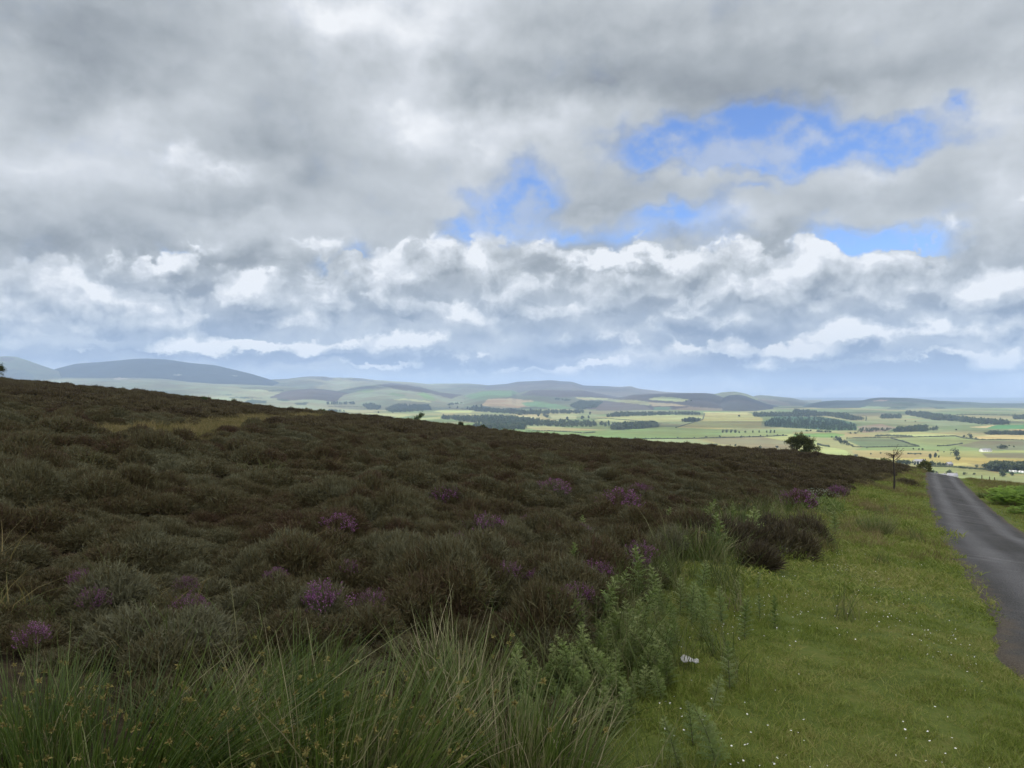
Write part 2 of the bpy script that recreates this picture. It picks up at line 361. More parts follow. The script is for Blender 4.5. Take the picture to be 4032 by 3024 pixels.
# boundary between heather and the mown looking verge, from near to far
EDGE = [on_moor(*p) for p in [(560,768),(570,700),(600,632),(655,578),(702,545),(742,516),(802,508),(838,494),(868,484),(896,474),(912,468)]]
EDGE_Y = [-50, -2] + [p.y for p in EDGE] + [130, 400]
EDGE_X = [EDGE[0].x - 14, EDGE[0].x - 1.0] + [p.x for p in EDGE] + [EDGE[-1].x + 24, EDGE[-1].x + 170]
def edge_x(y): return np.interp(y, EDGE_Y, EDGE_X)
def grassness(x, y):
    """1 on the grass verge, 0 in the heather"""
    wob = 0.55 * fbm(x * 0.8 + 5, y * 0.8, 3) * (0.6 + 0.02 * np.abs(y))
    left = sstep(-0.35, 0.35, x - edge_x(y) + wob * 1.6)
    right = 1 - sstep(7.0, 10.0, x - road_left(y) - ROAD_W + 3 * fbm(x * 0.3, y * 0.3, 2) + np.maximum(0, (y - 40)) * -0.05)
    return left * right
# pale grassy streaks worn into the heather near the skyline
STREAKS = [[on_moor(a, b) for a, b in pl] for pl in ([(128,436),(150,434),(178,432)], [(205,432),(222,428),(250,424),(272,419)], [(290,414),(310,416),(300,420)])]
def streakness(x, y):
    r = np.zeros(np.shape(x))
    for pl in STREAKS:
        for a, b_ in zip(pl[:-1], pl[1:]):
            ax, ay, bx, by = a.x, a.y, b_.x, b_.y; L = (bx - ax) ** 2 + (by - ay) ** 2
            t = np.clip(((x - ax) * (bx - ax) + (y - ay) * (by - ay)) / L, 0, 1)
            d = np.hypot(x - ax - t * (bx - ax), y - ay - t * (by - ay))
            r = np.maximum(r, 1 - sstep(0.6, 2.0, d + 1.2 * fbm(x * .5, y * .5, 2)))
    return r
# ground mesh: a polar sheet
az = np.concatenate([np.arange(-180, -52, 4.0), np.arange(-52, 52, 0.2), np.arange(52, 180.1, 4.0)]) * PI / 180
rr = np.concatenate([[0.0], np.geomspace(0.6, 950, 330)])
A, Rr = np.meshgrid(az, rr); gx = np.sin(A) * Rr; gy = np.cos(A) * Rr
gz = ground(gx, gy)
gm, t = material('moor_ground')
pos = t.new('ShaderNodeNewGeometry').outputs['Position']
at = t.new('ShaderNodeAttribute'); at.attribute_name = 'zone'
zs = t.new('ShaderNodeSeparateColor'); t.l.new(at.outputs['Color'], zs.inputs[0])
n1 = t.noise(pos, 1.1, 5.0, 0.6); n2 = t.noise(pos, 9.0, 5.0, 0.65); n3 = t.noise(pos, 60.0, 3.0, 0.6)
turf = t.ramp(t.m('ADD', t.m('MULTIPLY', n1, 0.6), t.m('MULTIPLY', n2, 0.4)), [(0.30, (.055, .078, .015)), (0.5, (.092, .120, .025)), (0.68, (.150, .148, .043))])
peat = t.ramp(n2, [(0.3, (.018, .014, .009)), (0.55, (.040, .030, .018)), (0.7, (.050, .048, .020))])
straw = t.ramp(n2, [(0.3, (.085, .075, .034)), (0.6, (.135, .115, .052))])
col = t.mix(zs.outputs[0], peat, turf); col = t.mix(zs.outputs[1], col, straw)
col = t.mix(t.m('MULTIPLY', t.mr(n3, .35, .65), .35), col, t.vscale(col, 0.62))
principled(t, col, 0.95, 0.1, t.m('ADD', n2, t.m('MULTIPLY', n3, 0.5)), 0.6, 0.05)
zone = np.stack([grassness(gx, gy), streakness(gx, gy) * (gy > 2), 0 * gx, 0 * gx + 1], -1)
moor_o = npmesh('ground', np.stack([gx, gy, gz], -1).reshape(-1, 3), grid_faces(len(rr), len(az)), gm, smooth=True,
                attrs={'zone': ('FLOAT_COLOR', zone.reshape(-1, 4))})
tag(moor_o, kind='structure')
# ------------------------------------------------------------------ road
rm, t = material('asphalt')
tcr = t.new('ShaderNodeAttribute'); tcr.attribute_name = 'across'
pos = t.new('ShaderNodeNewGeometry').outputs['Position']
rot = t.new('ShaderNodeMapping'); t.l.new(pos, rot.inputs[0]); rot.inputs['Rotation'].default_value = (0, 0, R(28)); 
along = t.vm('MULTIPLY', rot.outputs[0], (1.0, 0.10, 1.0))
ss = t.noise(pos, 95.0, 3.0, 0.7); ag = t.voro(pos, 60.0); wv = t.noise(along, 1.5, 4.0, 0.6); big = t.noise(pos, 0.30, 4.0, 0.6)
cross = t.noise(t.vm('MULTIPLY', rot.outputs[0], (0.25, 1.6, 1.0)), 0.9, 3.0, 0.6)
u = tcr.outputs['Fac']
wheel = t.m('ADD', t.mr(t.m('ABSOLUTE', t.m('SUBTRACT', t.m('ABSOLUTE', u), 0.52)), 0.34, 0.0), 0.0)
k = t.m('ADD', t.m('MULTIPLY', wheel, 0.32), t.m('ADD', t.m('MULTIPLY', wv, 0.35), t.m('ADD', t.m('MULTIPLY', big, 0.45), t.m('MULTIPLY', t.mr(cross, .55, .72), 0.26))))
tar = t.ramp(k, [(0.30, (.036, .036, .035)), (0.62, (.072, .072, .074)), (0.95, (.104, .104, .107))])
grit = t.mr(t.m('ADD', ag, t.m('MULTIPLY', ss, 0.7)), 0.45, 0.95)
tar = t.mix(1.0, tar, t.vscale(t.xyz(1, 1, 1), t.m('ADD', 0.45, t.m('MULTIPLY', grit, 1.15))), 'MULTIPLY')
edged = t.mr(t.m('ADD', t.m('ABSOLUTE', u), t.m('MULTIPLY', t.m('SUBTRACT', n_ := t.noise(pos, 3.0, 5.0, 0.7), 0.5), 0.5)), 0.84, 1.02)
col = t.mix(t.m('MULTIPLY', edged, 0.75), tar, t.ramp(ss, [(.3, (.045, .036, .026)), (.6, (.12, .10, .075)), (.75, (.26, .23, .19))]))
principled(t, col, 0.95, 0.10, t.m('ADD', ag, ss), 0.7, 0.012)
ys = np.concatenate([np.arange(-14, 16, 0.12), np.arange(16, 60, 0.35), np.arange(60, 160, 0.9)])
us = np.concatenate([[-1.10, -1.06], np.linspace(-1.02, 1.02, 17), [1.06, 1.10]])
Yg, Ug = np.meshgrid(ys, us, indexing='ij')
wl = 0.16 * fbm(ys * 1.3, 0 * ys + 4, 4); wr = 0.14 * fbm(ys * 1.3, 0 * ys + 40, 4)
jit = np.where(Ug < 0, wl[:, None], wr[:, None]) * np.abs(Ug) ** 3
Xg = road_left(Yg) + ROAD_W / 2 + Ug * ROAD_W / 2 + jit
Zg = moor(Xg, Yg) + 0.035 + 0.03 * (1 - Ug ** 2) - 0.12 * np.clip((np.abs(Ug) - 1.03) / 0.07, 0, 1) + 0.006 * fbm(Xg * 3, Yg * 3, 2)
road = npmesh('road', np.stack([Xg, Yg, Zg], -1).reshape(-1, 3), grid_faces(len(ys), len(us))[:, ::-1], rm, smooth=True,
              attrs={'across': ('FLOAT', Ug.ravel())})
tag(road, kind='structure')
# ------------------------------------------------------------------ valley and hills
def c1(x, y): return (x * .12630, 330.2 + y * .12630)
def c2(x, y): return (254.0 + x * .12630, 342.9 + y * .12630)
def c3(x, y): return (507.9 + x * .12630, 355.6 + y * .12630)
def c4(x, y): return (761.9 + x * .11849, 368.3 + y * .11849)
def c5(x, y): return (838.1 + x * .08404, 431.7 + y * .08404)
def c8(x, y): return (939.7 + x * .03827, 444.4 + y * .03827)
def poly(c, s): return [c(*map(float, p.split(','))) for p in s.split()]
PALE, BRIGHT_F, GREEN, MID, TAN, STRAW_F, OLIVE = (.36,.38,.18), (.46,.47,.20), (.17,.24,.09), (.25,.31,.13), (.38,.31,.16), (.58,.46,.24), (.22,.22,.12)
HEATH_SHADE, WOODC, DEEP = (.085,.066,.060), (.050,.075,.036), (.040,.044,.046)  # moor patches: heather brown, darkened to carry the cloud shade on the hills
FIELDS = [
 (c4, '740,385 1000,375 1180,400 900,425 850,400', (.32,.30,.15)), (c4, '1300,440 1420,425 1850,470 1500,490 1380,465', (.26,.30,.16)),
 (c4, '20,450 100,410 500,408 700,440 800,470 800,525 600,525 200,500 30,490', (.060,.125,.055)),
 (c4, '800,490 1000,470 1140,500 1060,530 850,545', (.30,.235,.165)), (c4, '1140,500 1400,480 1400,530 1060,535', (.11,.17,.07)),
 (c4, '1740,497 1960,480 1900,505', STRAW_F), (c4, '1880,507 1990,478 2250,476 2250,514', (.10,.26,.09)), (c4, '2080,522 2250,510 2250,536', (.62,.44,.20)),
 (c4, '0,560 600,545 720,560 600,585 0,577', (.19,.29,.08)), (c4, '700,540 960,572 700,586', (.38,.31,.15)), (c4, '1080,545 1300,533 1640,560 1600,575 1280,580 1070,571', BRIGHT_F),
 (c4, '700,600 860,588 1090,590 1330,657 850,667', (.17,.21,.105)), (c4, '1110,590 1640,577 1830,612 1640,652 1330,657', (.28,.34,.14)), (c4, '1790,575 2000,558 2250,568 2250,605 1850,601', (.58,.47,.22)),
 (c4, '1650,652 1850,612 2250,610 2250,692 1900,690', (.21,.205,.12)), (c4, '850,667 1330,660 1650,655 1900,690 1500,700 780,690', (.25,.30,.12)),
 (c4, '760,690 1500,700 1450,745 1000,762 780,742', (.40,.33,.15)), (c4, '1500,700 2250,692 2250,770 1700,755 1450,745', (.34,.34,.13)), (c4, '1850,715 2250,712 2250,760 1900,752', (.21,.20,.115)),
 (c4, '1000,765 1450,745 1700,752 2250,772 2250,800 1900,808 1400,795', (.44,.39,.14)), (c4, '1350,815 1720,800 1900,840 1720,824', (.50,.49,.20)),
 (c4, '0,600 200,580 460,600 470,640 700,690 780,742 700,760 360,745 0,700', (.43,.46,.20)), (c4, '0,625 130,660 160,720 0,720', (.26,.25,.14)),
 (c4, '1380,835 1700,822 2010,890 2250,905 2250,960 1300,960', (.31,.355,.155)), (c4, '2000,872 2250,868 2250,893 2010,886', (.13,.27,.11)),
 (c3, '680,510 850,480 1200,468 1540,480 1540,510 1380,547 1200,525 900,525', (.42,.44,.20)), (c3, '1330,570 1560,500 1560,452 1900,448 2020,500 2000,572 1680,582', (.40,.37,.14)),
 (c3, '1550,447 1900,450 1900,470 1560,472', (.50,.46,.20)), (c3, '-300,600 0,586 400,600 800,590 1250,565 1690,590 1690,642 1200,658 900,662 500,645 0,660', (.21,.29,.10)),
 (c3, '1690,600 2250,590 2250,640 1690,645', (.27,.32,.13)), (c3, '600,665 940,665 1480,660 1660,706 1340,720 1300,760 900,740', (.33,.36,.19)), (c3, '1550,662 2000,642 2260,682 2260,760 1700,704', (.29,.265,.155)),
 (c3, '1500,715 1800,720 2000,760 1500,770', (.40,.43,.22)), (c3, '60,478 240,472 410,516 260,512', (.42,.37,.19)), (c3, '330,474 540,478 545,502 350,502', (.42,.44,.24)),
 (c3, '130,566 300,558 790,590 300,602', (.40,.35,.17)), (c3, '2000,640 2260,620 2260,690', (.42,.44,.18)), (c3, '620,440 1000,430 1350,445 900,450 700,470', (.26,.25,.14)),
 (c2, '400,502 440,473 640,478 620,502 580,522', (.42,.41,.20)), (c2, '590,500 640,485 850,488 862,506', BRIGHT_F), (c2, '590,531 780,513 900,518 950,547 800,548', (.42,.42,.22)),
 (c2, '540,548 850,553 1265,570 1150,592 700,584', (.47,.48,.22)), (c2, '1030,527 1130,488 1135,510 1060,537', (.38,.31,.19)), (c2, '1190,512 1250,483 1410,495 1400,517', (.27,.37,.18)),
 (c2, '1420,541 1500,528 1730,533 1720,552 1520,557', (.50,.51,.21)), (c2, '1130,612 1480,583 1475,602 1150,617', (.44,.46,.20)), (c2, '1200,640 1400,634 1620,657 1600,668 1300,650', (.56,.41,.28)),
 (c2, '1600,634 1880,628 1890,660 2260,692 2260,730 1700,700', (.23,.33,.13)), (c2, '1560,600 1700,560 1810,572 1720,580', (.46,.47,.22)), (c2, '80,508 400,498 570,540 200,530', (.40,.42,.19)), (c2, '2060,570 2260,565 2260,600 2090,585', (.50,.45,.24)),
]
HILLPAINT = [
 (c1, '0,215 60,208 130,225 60,250 0,240', (.16,.13,.11)), (c1, '0,320 100,310 210,320 270,360 260,400 0,400', (.12,.13,.11)), (c1, '350,350 450,350 500,370 400,370', (.12,.13,.09)),
 (c1, '1000,480 1100,477 1330,480 1330,490 1000,492', WOODC), (c1, '1810,530 1900,527 2080,540 1900,540', WOODC), (c1, '1940,560 2000,548 2110,560 2110,580 1950,578', WOODC), (c1, '1690,512 1830,508 1830,516', WOODC),
 (c1, '840,475 950,477 950,486', WOODC), (c1, '880,385 940,375 1030,385 940,395', (.50,.44,.36)), (c1, '1370,355 1400,348 1450,352 1400,362', (.32,.30,.26)), (c1, '1835,358 1880,358 1860,366', (.28,.27,.24)),
 (c1, '0,520 900,500 1500,530 1500,560 0,560', (.30,.28,.18)), (c1, '760,395 950,403 960,412 800,405', (.15,.15,.11)),
 (c2, '360,270 560,266 640,285 560,300 480,285', (.13,.115,.10)), (c2, '670,283 830,277 950,300 1080,310 830,300', (.12,.11,.10)),
 (c2, '1060,412 1100,395 1210,415 1190,425', (.16,.24,.10)), (c2, '1290,400 1350,385 1430,440 1440,460 1350,440', (.20,.30,.11)), (c2, '800,390 900,360 960,365 940,390', (.20,.27,.11)),
 (c2, '960,330 1100,318 1300,345 1480,395 1650,410 1560,440 1400,400 1150,370', HEATH_SHADE), (c2, '700,375 900,340 1000,350 900,365', (.10,.09,.08)),
 (c2, '1660,420 1830,380 2050,378 2100,395 2000,430 1750,450', (.14,.23,.10)), (c2, '1850,445 2050,438 2212,458 2260,500 1950,522 1800,495', (.38,.29,.17)), (c2, '2110,415 2180,380 2260,370 2260,420', HEATH_SHADE),
 (c2, '1080,450 1180,440 1400,460 1400,475 1200,455', (.40,.40,.20)), (c2, '110,378 220,370 240,376 130,384', WOODC), (c2, '170,445 240,443 300,458 230,462', WOODC), (c2, '300,482 400,467 430,470 410,492', WOODC),
 (c3, '100,310 200,272 450,272 620,278 900,335 700,330 400,328', (.085,.066,.062)), (c3, '110,375 220,360 330,375 520,415 400,420 140,400', (.14,.24,.10)), (c3, '0,340 100,345 110,380 0,392', (.40,.31,.19)), (c3, '620,430 700,380 900,365 1100,400 1150,440', (.13,.105,.095)),
 (c3, '480,390 560,355 760,363 700,410 560,430', (.045,.065,.040)), (c3, '910,325 1000,308 1150,300 1100,318 940,330', (.09,.075,.068)), (c3, '1100,345 1230,322 1440,348 1380,365 1150,352', (.36,.38,.18)), (c3, '520,330 700,335 880,345 600,352', (.40,.38,.20)), (c3, '700,350 1000,350 1250,385 1100,392', (.30,.32,.17)),
 (c3, '1110,370 1300,380 1450,400 1150,400', (.38,.31,.20)), (c3, '1150,410 1280,402 1300,430 1160,430', (.10,.17,.10)), (c3, '1260,430 1450,405 1700,420 1700,440', (.24,.20,.15)), (c3, '1630,310 1720,290 1800,290 1760,310', (.20,.21,.12)), (c3, '2000,345 2120,350 2212,372 2250,400 2080,385', (.25,.20,.14)),
 (c4, '930,275 1010,262 1080,270 960,282', (.42,.30,.24)), (c4, '1080,268 1220,265 1222,273 1080,275', WOODC), (c4, '1050,290 1280,288 1310,310 1250,320 1130,300', WOODC), (c4, '1080,325 1230,325 1240,338 1110,335', WOODC), (c4, '1330,272 1550,285 1720,300 1500,300', WOODC), (c4, '1400,325 1530,328 1560,345 1450,345', WOODC), (c4, '1810,325 1960,330 2150,350 2250,365 2250,375 2000,350', WOODC),
 (c4, '500,290 860,290 920,300 800,345 600,370 300,350', (.06,.08,.075)), (c4, '750,345 900,318 1100,330 1000,352 800,368', (.24,.29,.16)), (c4, '1210,340 1450,330 1500,360 1250,375', (.25,.25,.16)), (c4, '1500,355 1650,345 2000,385 1600,385', (.27,.28,.17)), (c4, '1700,352 2250,380 2250,400 1900,392', (.24,.24,.15)), (c4, '920,345 1080,343 1080,352 930,353', WOODC),
 (c4, '1620,380 1740,375 2000,390 2000,398 1640,392', WOODC),
]
FIELDS = [(poly(c, s), k) for c, s, k in FIELDS]; HILLPAINT = [(poly(c, s), k) for c, s, k in HILLPAINT]
fm, t = material('farmland')
at = t.new('ShaderNodeAttribute'); at.attribute_name = 'albedo'
pos = t.new('ShaderNodeNewGeometry').outputs['Position']
p2 = t.vm('MULTIPLY', pos, (1, 1, 0.0))
nA = t.noise(p2, 0.0035, 6.0, 0.62); nB = t.noise(p2, 0.03, 4.0, 0.65); nC = t.noise(t.vm('MULTIPLY', p2, (0.06, 1, 0)), 0.012, 3.0, 0.6)
k = t.m('ADD', -0.28, t.m('ADD', t.m('MULTIPLY', nA, 0.80), t.m('ADD', t.m('MULTIPLY', nB, 0.50), t.m('MULTIPLY', nC, 0.48))))
hue = t.mix(t.mr(nA, .35, .65), (1.08, 0.98, 0.86, 1), (0.90, 1.04, 0.98, 1))
principled(t, t.mix(1.0, t.vscale(at.outputs['Color'], k), hue, 'MULTIPLY'), 0.95, 0.08)
def paint(px, py, base, lists, ragged=0.35):
    px = px.ravel(); py = py.ravel(); px = px + ragged * vnoise(px * .5, py * 1.7); py = py + ragged * 0.6 * vnoise(px * .33 + 7, py * 1.3)
    colr = np.array(base).reshape(-1, 3).copy()
    for pl, cc in lists:
        P_ = np.array(pl); a0, b0_ = P_.min(0) - 1; a1, b1 = P_.max(0) + 1
        idx = np.nonzero((px > a0) & (px < a1) & (py > b0_) & (py < b1))[0]
        if len(idx): colr[idx[inpoly(px[idx], py[idx], pl)]] = cc
    return np.concatenate([colr, np.ones((len(colr), 1))], 1)
def to_px(x, y, z):
    c, s = math.cos(PITCH), math.sin(PITCH); zz = z - EYE
    f = y * c + zz * s; up = -y * s + zz * c
    return CX + F_PX * x / f, CY - F_PX * up / f
cols = np.concatenate([np.arange(-1500, -60, 40.0), np.arange(-60, 1085, 1.0), np.arange(1085, 2560, 40.0)])
rows = np.concatenate([np.geomspace(420, 900, 14)[:-1], np.geomspace(900, 6500, 330), np.geomspace(6700, 22000, 30)])
XX, YY = np.meshgrid((cols - CX) / F_PX, rows); vx = XX * YY; vy = YY; vz = valley_z(vx, vy)
qx, qy = to_px(vx, vy, vz)
base = np.empty(vx.shape + (3,)); sel = fbm(vx / 260.0, vy / 420.0, 2)
base[:] = (.27, .29, .14); base[sel > 0.12] = (.36, .34, .16); base[sel < -0.14] = (.19, .24, .10)
valley = npmesh('valley', np.stack([vx, vy, vz], -1).reshape(-1, 3), grid_faces(len(rows), len(cols)), fm, smooth=True,
                attrs={'albedo': ('FLOAT_COLOR', paint(qx, qy, base, FIELDS))})
tag(valley, kind='structure')
far_objs = [valley]
def ridge(pts, D, foot, base, patches=HILLPAINT, rough=1.0, seed=0, depth=None, conv=0.85):
    """a range of hills: its crest line seen at distance D, its front slope running down to the valley at distance foot"""
    pts = sorted(pts); pxs = np.arange(pts[0][0], pts[-1][0] + 0.5, 1.0)
    top = np.interp(pxs, [p[0] for p in pts], [p[1] for p in pts])
    ker = np.array([1, 2, 3, 2, 1]) / 9.0; top = np.convolve(np.pad(top, 2, mode='edge'), ker, 'valid')
    top = top + 0.20 * rough * fbm(pxs * 0.13 + seed, 0 * pxs + seed, 3)
    X = (pxs - CX) / F_PX
    # height of the crest from its elevation in the view
    el = np.array([ray(a, b_).z / ray(a, b_).y for a, b_ in zip(pxs, top)])
    ztop = EYE + el * D
    floor = -112.0 - 0.014 * max(foot - 5500, 0)
    s = np.concatenate([np.linspace(0, 1, 64), [1.06, 1.15, 1.3, 1.6, 2.0]])
    S, Xg_ = np.meshgrid(s, X, indexing='ij'); Zt = np.broadcast_to(ztop, S.shape)
    Yd = foot + (D - foot) * S
    f = np.clip(S, 0, 1); prof = f ** 1.15 * (1.0 - 0.22 * np.sin(PI * f) ** 2 * 0 ) ; prof = np.sin(f * PI / 2) ** (1.0 / conv) if conv > 1 else f * (1 + (1 - f) * 0.55)
    z = floor + (Zt - floor) * prof
    amp = (Zt - floor) * 0.20 * rough * np.sin(PI * np.clip(f, 0, 1)) ** 0.8
    z = z + amp * fbm(Xg_ * Yd / 520.0 + seed * 3.1, Yd / 900.0 + seed, 4, 0.55)
    b_ = np.clip(S - 1, 0, 1); z = z - (Zt - floor) * (b_ * 1.1) ** 1.3
    x = Xg_ * Yd; qx_, qy_ = to_px(x, Yd, z)
    bs = np.empty(x.shape + (3,)); bs[:] = base
    nz = fbm(x / 900.0 + seed, Yd / 1400.0, 4)
    bs *= np.clip(1 + 1.0 * nz, .45, 1.6)[..., None]
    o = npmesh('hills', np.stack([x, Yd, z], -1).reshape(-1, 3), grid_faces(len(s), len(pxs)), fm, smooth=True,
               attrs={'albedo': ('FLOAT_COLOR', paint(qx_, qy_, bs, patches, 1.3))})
    tag(o, kind='structure'); far_objs.append(o); return o
def pl(c, s): return poly(c, s)
ridge([(-90, 372), (-40, 360)] + pl(c1, '0,208 70,206 130,212 220,240 330,280 440,315 520,345 600,375 680,400'), 8300, 6600, (.17,.19,.11), seed=1)
ridge(pl(c1, '380,330 440,305 520,285 600,265 750,255 900,243 1050,228 1150,224 1300,230 1400,243 1500,258 1700,277 1850,312 2000,348 2100,378 2200,410 2300,470 2400,540'), 8800, 6900, (.032,.042,.050), rough=0.5, seed=2)  # dark heather with this hill's cloud shade put into the base colour
ridge([(-90, 378)] + pl(c1, '0,385 300,390 500,375 800,378 1100,376 1300,385 1500,410 1700,425 1900,428 2100,436') + [(300, 387.5), (340, 391), (385, 396), (430, 402)], 7600, 4100, (.23,.24,.145), seed=3)
ridge(pl(c2, '-100,300 0,290 150,290 270,285 380,268 450,265 550,268 640,282 760,275 850,280 950,292 1100,303 1250,312 1370,325 1500,322 1700,322 1850,335 1950,338 2100,345'), 10000, 6600, (.21,.21,.135), seed=4)
ridge(pl(c3, '-260,245 -150,235 0,222 80,207 250,200 330,195 430,203 510,207 600,237 700,240 900,248 970,243 1040,262 1150,275 1250,288 1400,295 1550,296 1700,310'), 9300, 6300, (.15,.13,.115), seed=5)
ridge(pl(c2, '80,412 190,395 300,375 450,362 550,368 700,390 850,402 1000,430 1150,455'), 6300, 4600, HEATH_SHADE, rough=0.5, seed=6)
ridge(pl(c2, '500,420 700,370 850,340 1000,325 1200,335 1350,355 1500,390 1650,408 1720,440'), 7200, 4300, (.17,.18,.12), seed=7)
ridge(pl(c2, '1560,450 1650,420 1800,380 1900,373 2050,373 2150,385') + pl(c3, '60,300 120,290 200,270 300,268 450,272 600,275 700,300 850,325 960,345'), 6900, 4200, (.20,.22,.13), seed=8)
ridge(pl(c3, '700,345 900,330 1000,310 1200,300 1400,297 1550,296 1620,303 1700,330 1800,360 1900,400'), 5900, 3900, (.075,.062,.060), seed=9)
ridge(pl(c3, '1560,330 1630,305 1700,290 1800,285 1880,300 1960,330 2040,355 2120,380'), 7600, 5600, (.19,.215,.105), seed=10)
ridge(pl(c3, '1880,350 1950,320 2000,312 2080,318 2150,326') + pl(c4, '0,228 100,238 250,250 350,272 420,295 500,320'), 8600, 5800, (.22,.22,.13), seed=11)
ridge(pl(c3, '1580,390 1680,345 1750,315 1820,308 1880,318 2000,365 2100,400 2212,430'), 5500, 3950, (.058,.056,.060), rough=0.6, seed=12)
ridge(pl(c4, '240,365 300,338 400,304 500,280 620,270 740,272 850,270 920,254 1000,246 1200,249 1330,258 1500,274 1750,285 1900,298 2000,308 2212,306 2500,300'), 6000, 4000, (.105,.135,.10), seed=13)
ridge(pl(c4, '200,282 380,275 600,278 900,285 1600,288 1800,280 2212,275 2500,272'), 15500, 9000, (.15,.17,.14), rough=0.5, seed=14)
FAR_BVH = [bvh_of(o) for o in far_objs]
def on_far(px, py):
    d = ray(px, py); best = None
    for bv in FAR_BVH:
        h = bv.ray_cast(Vector((0, 0, EYE)), d)
        if h[0] is not None and (best is None or h[3] < best[1]): best = (h[0], h[3])
    return best[0] if best else None
# ------------------------------------------------------------------ unseen clouds added overhead to shade the moor, valley and hills
def shade_cloud_shape(cx, cy, cz, rx, ry, rz, seed):
    nu, nv = 72, 40; th = np.linspace(0, 2 * PI, nu + 1)[:-1]; ph = np.linspace(-PI / 2, PI / 2, nv)
    T, Pp = np.meshgrid(th, ph); x = np.cos(Pp) * np.cos(T); y = np.cos(Pp) * np.sin(T); z = np.sin(Pp)
    k = 1 + 0.16 * fbm(x * 3 + seed, y * 3 + z * 2, 4) * 2; zz = np.where(z < 0, z * 0.18, z)
    V = np.stack([cx + x * rx * k, cy + y * ry * k, cz + zz * rz * (k + 0.5 * fbm(x * 5 + 9, y * 5, 3))], -1).reshape(-1, 3)
    i = (np.arange(nv - 1)[:, None] * nu + np.arange(nu)[None, :]).ravel(); j = (np.arange(nv - 1)[:, None] * nu + (np.arange(nu)[None, :] + 1) % nu).ravel()
    return V, np.stack([i, j, j + nu, i + nu], 1)
cm, t = material('shade_cloud_white')
dif = t.new('ShaderNodeBsdfDiffuse'); dif.inputs[0].default_value = (.85, .86, .88, 1)
trn = t.new('ShaderNodeBsdfTranslucent'); trn.inputs[0].default_value = (.9, .91, .94, 1)
mx = t.new('ShaderNodeMixShader'); mx.inputs[0].default_value = 0.6
t.l.new(dif.outputs[0], mx.inputs[1]); t.l.new(trn.outputs[0], mx.inputs[2]); t.l.new(mx.outputs[0], t.out.inputs[0])
H_C = 1900.0
off = Vector((sun_dir.x, sun_dir.y)) * (H_C / sun_dir.z)
# the first keeps the sun off the moor; the others lay their shade over parts of the valley and the hills
for sx_, sy_, hc, rx_, ry_, sd in ((-150, -160, 1900, 760, 620, 3), (3000, 6100, 4300, 1700, 900, 5), (-3900, 8100, 5200, 1900, 900, 8), (1500, 5250, 3900, 620, 520, 11), (-1450, 6500, 4600, 800, 420, 14),
                                   (650, 2350, 2300, 330, 190, 17), (1950, 2500, 2500, 420, 170, 20), (250, 9200, 5600, 900, 500, 23), (1500, 3500, 3000, 300, 260, 26), (-250, 4300, 3300, 420, 300, 29)):
    k_ = hc / sun_dir.z; V, Fq = shade_cloud_shape(sx_ + sun_dir.x * k_, sy_ + sun_dir.y * k_, hc, rx_, ry_, 130 if sd > 3 else 260, sd)
    tag(npmesh('cloud', V, Fq, cm, smooth=True), kind='structure')
# ------------------------------------------------------------------ haze
hz, t = material('haze_air')
pv = t.new('ShaderNodeVolumePrincipled'); pv.inputs['Color'].default_value = (.51, .68, 1.0, 1); pv.inputs['Density'].default_value = 8.2e-5
pv.inputs['Anisotropy'].default_value = 0.0
t.l.new(pv.outputs[0], t.out.inputs['Volume'])
x0, x1, y0, y1, z0, z1 = -30000, 30000, -1500, 26000, -420.0, 430.0
V = [(x, y, z) for z in (z0, z1) for y in (y0, y1) for x in (x0, x1)]
hb = npmesh('haze', V, np.array([(0, 2, 3, 1), (4, 5, 7, 6), (0, 1, 5, 4), (2, 6, 7, 3), (0, 4, 6, 2), (1, 3, 7, 5)]), hz); tag(hb, kind='stuff')
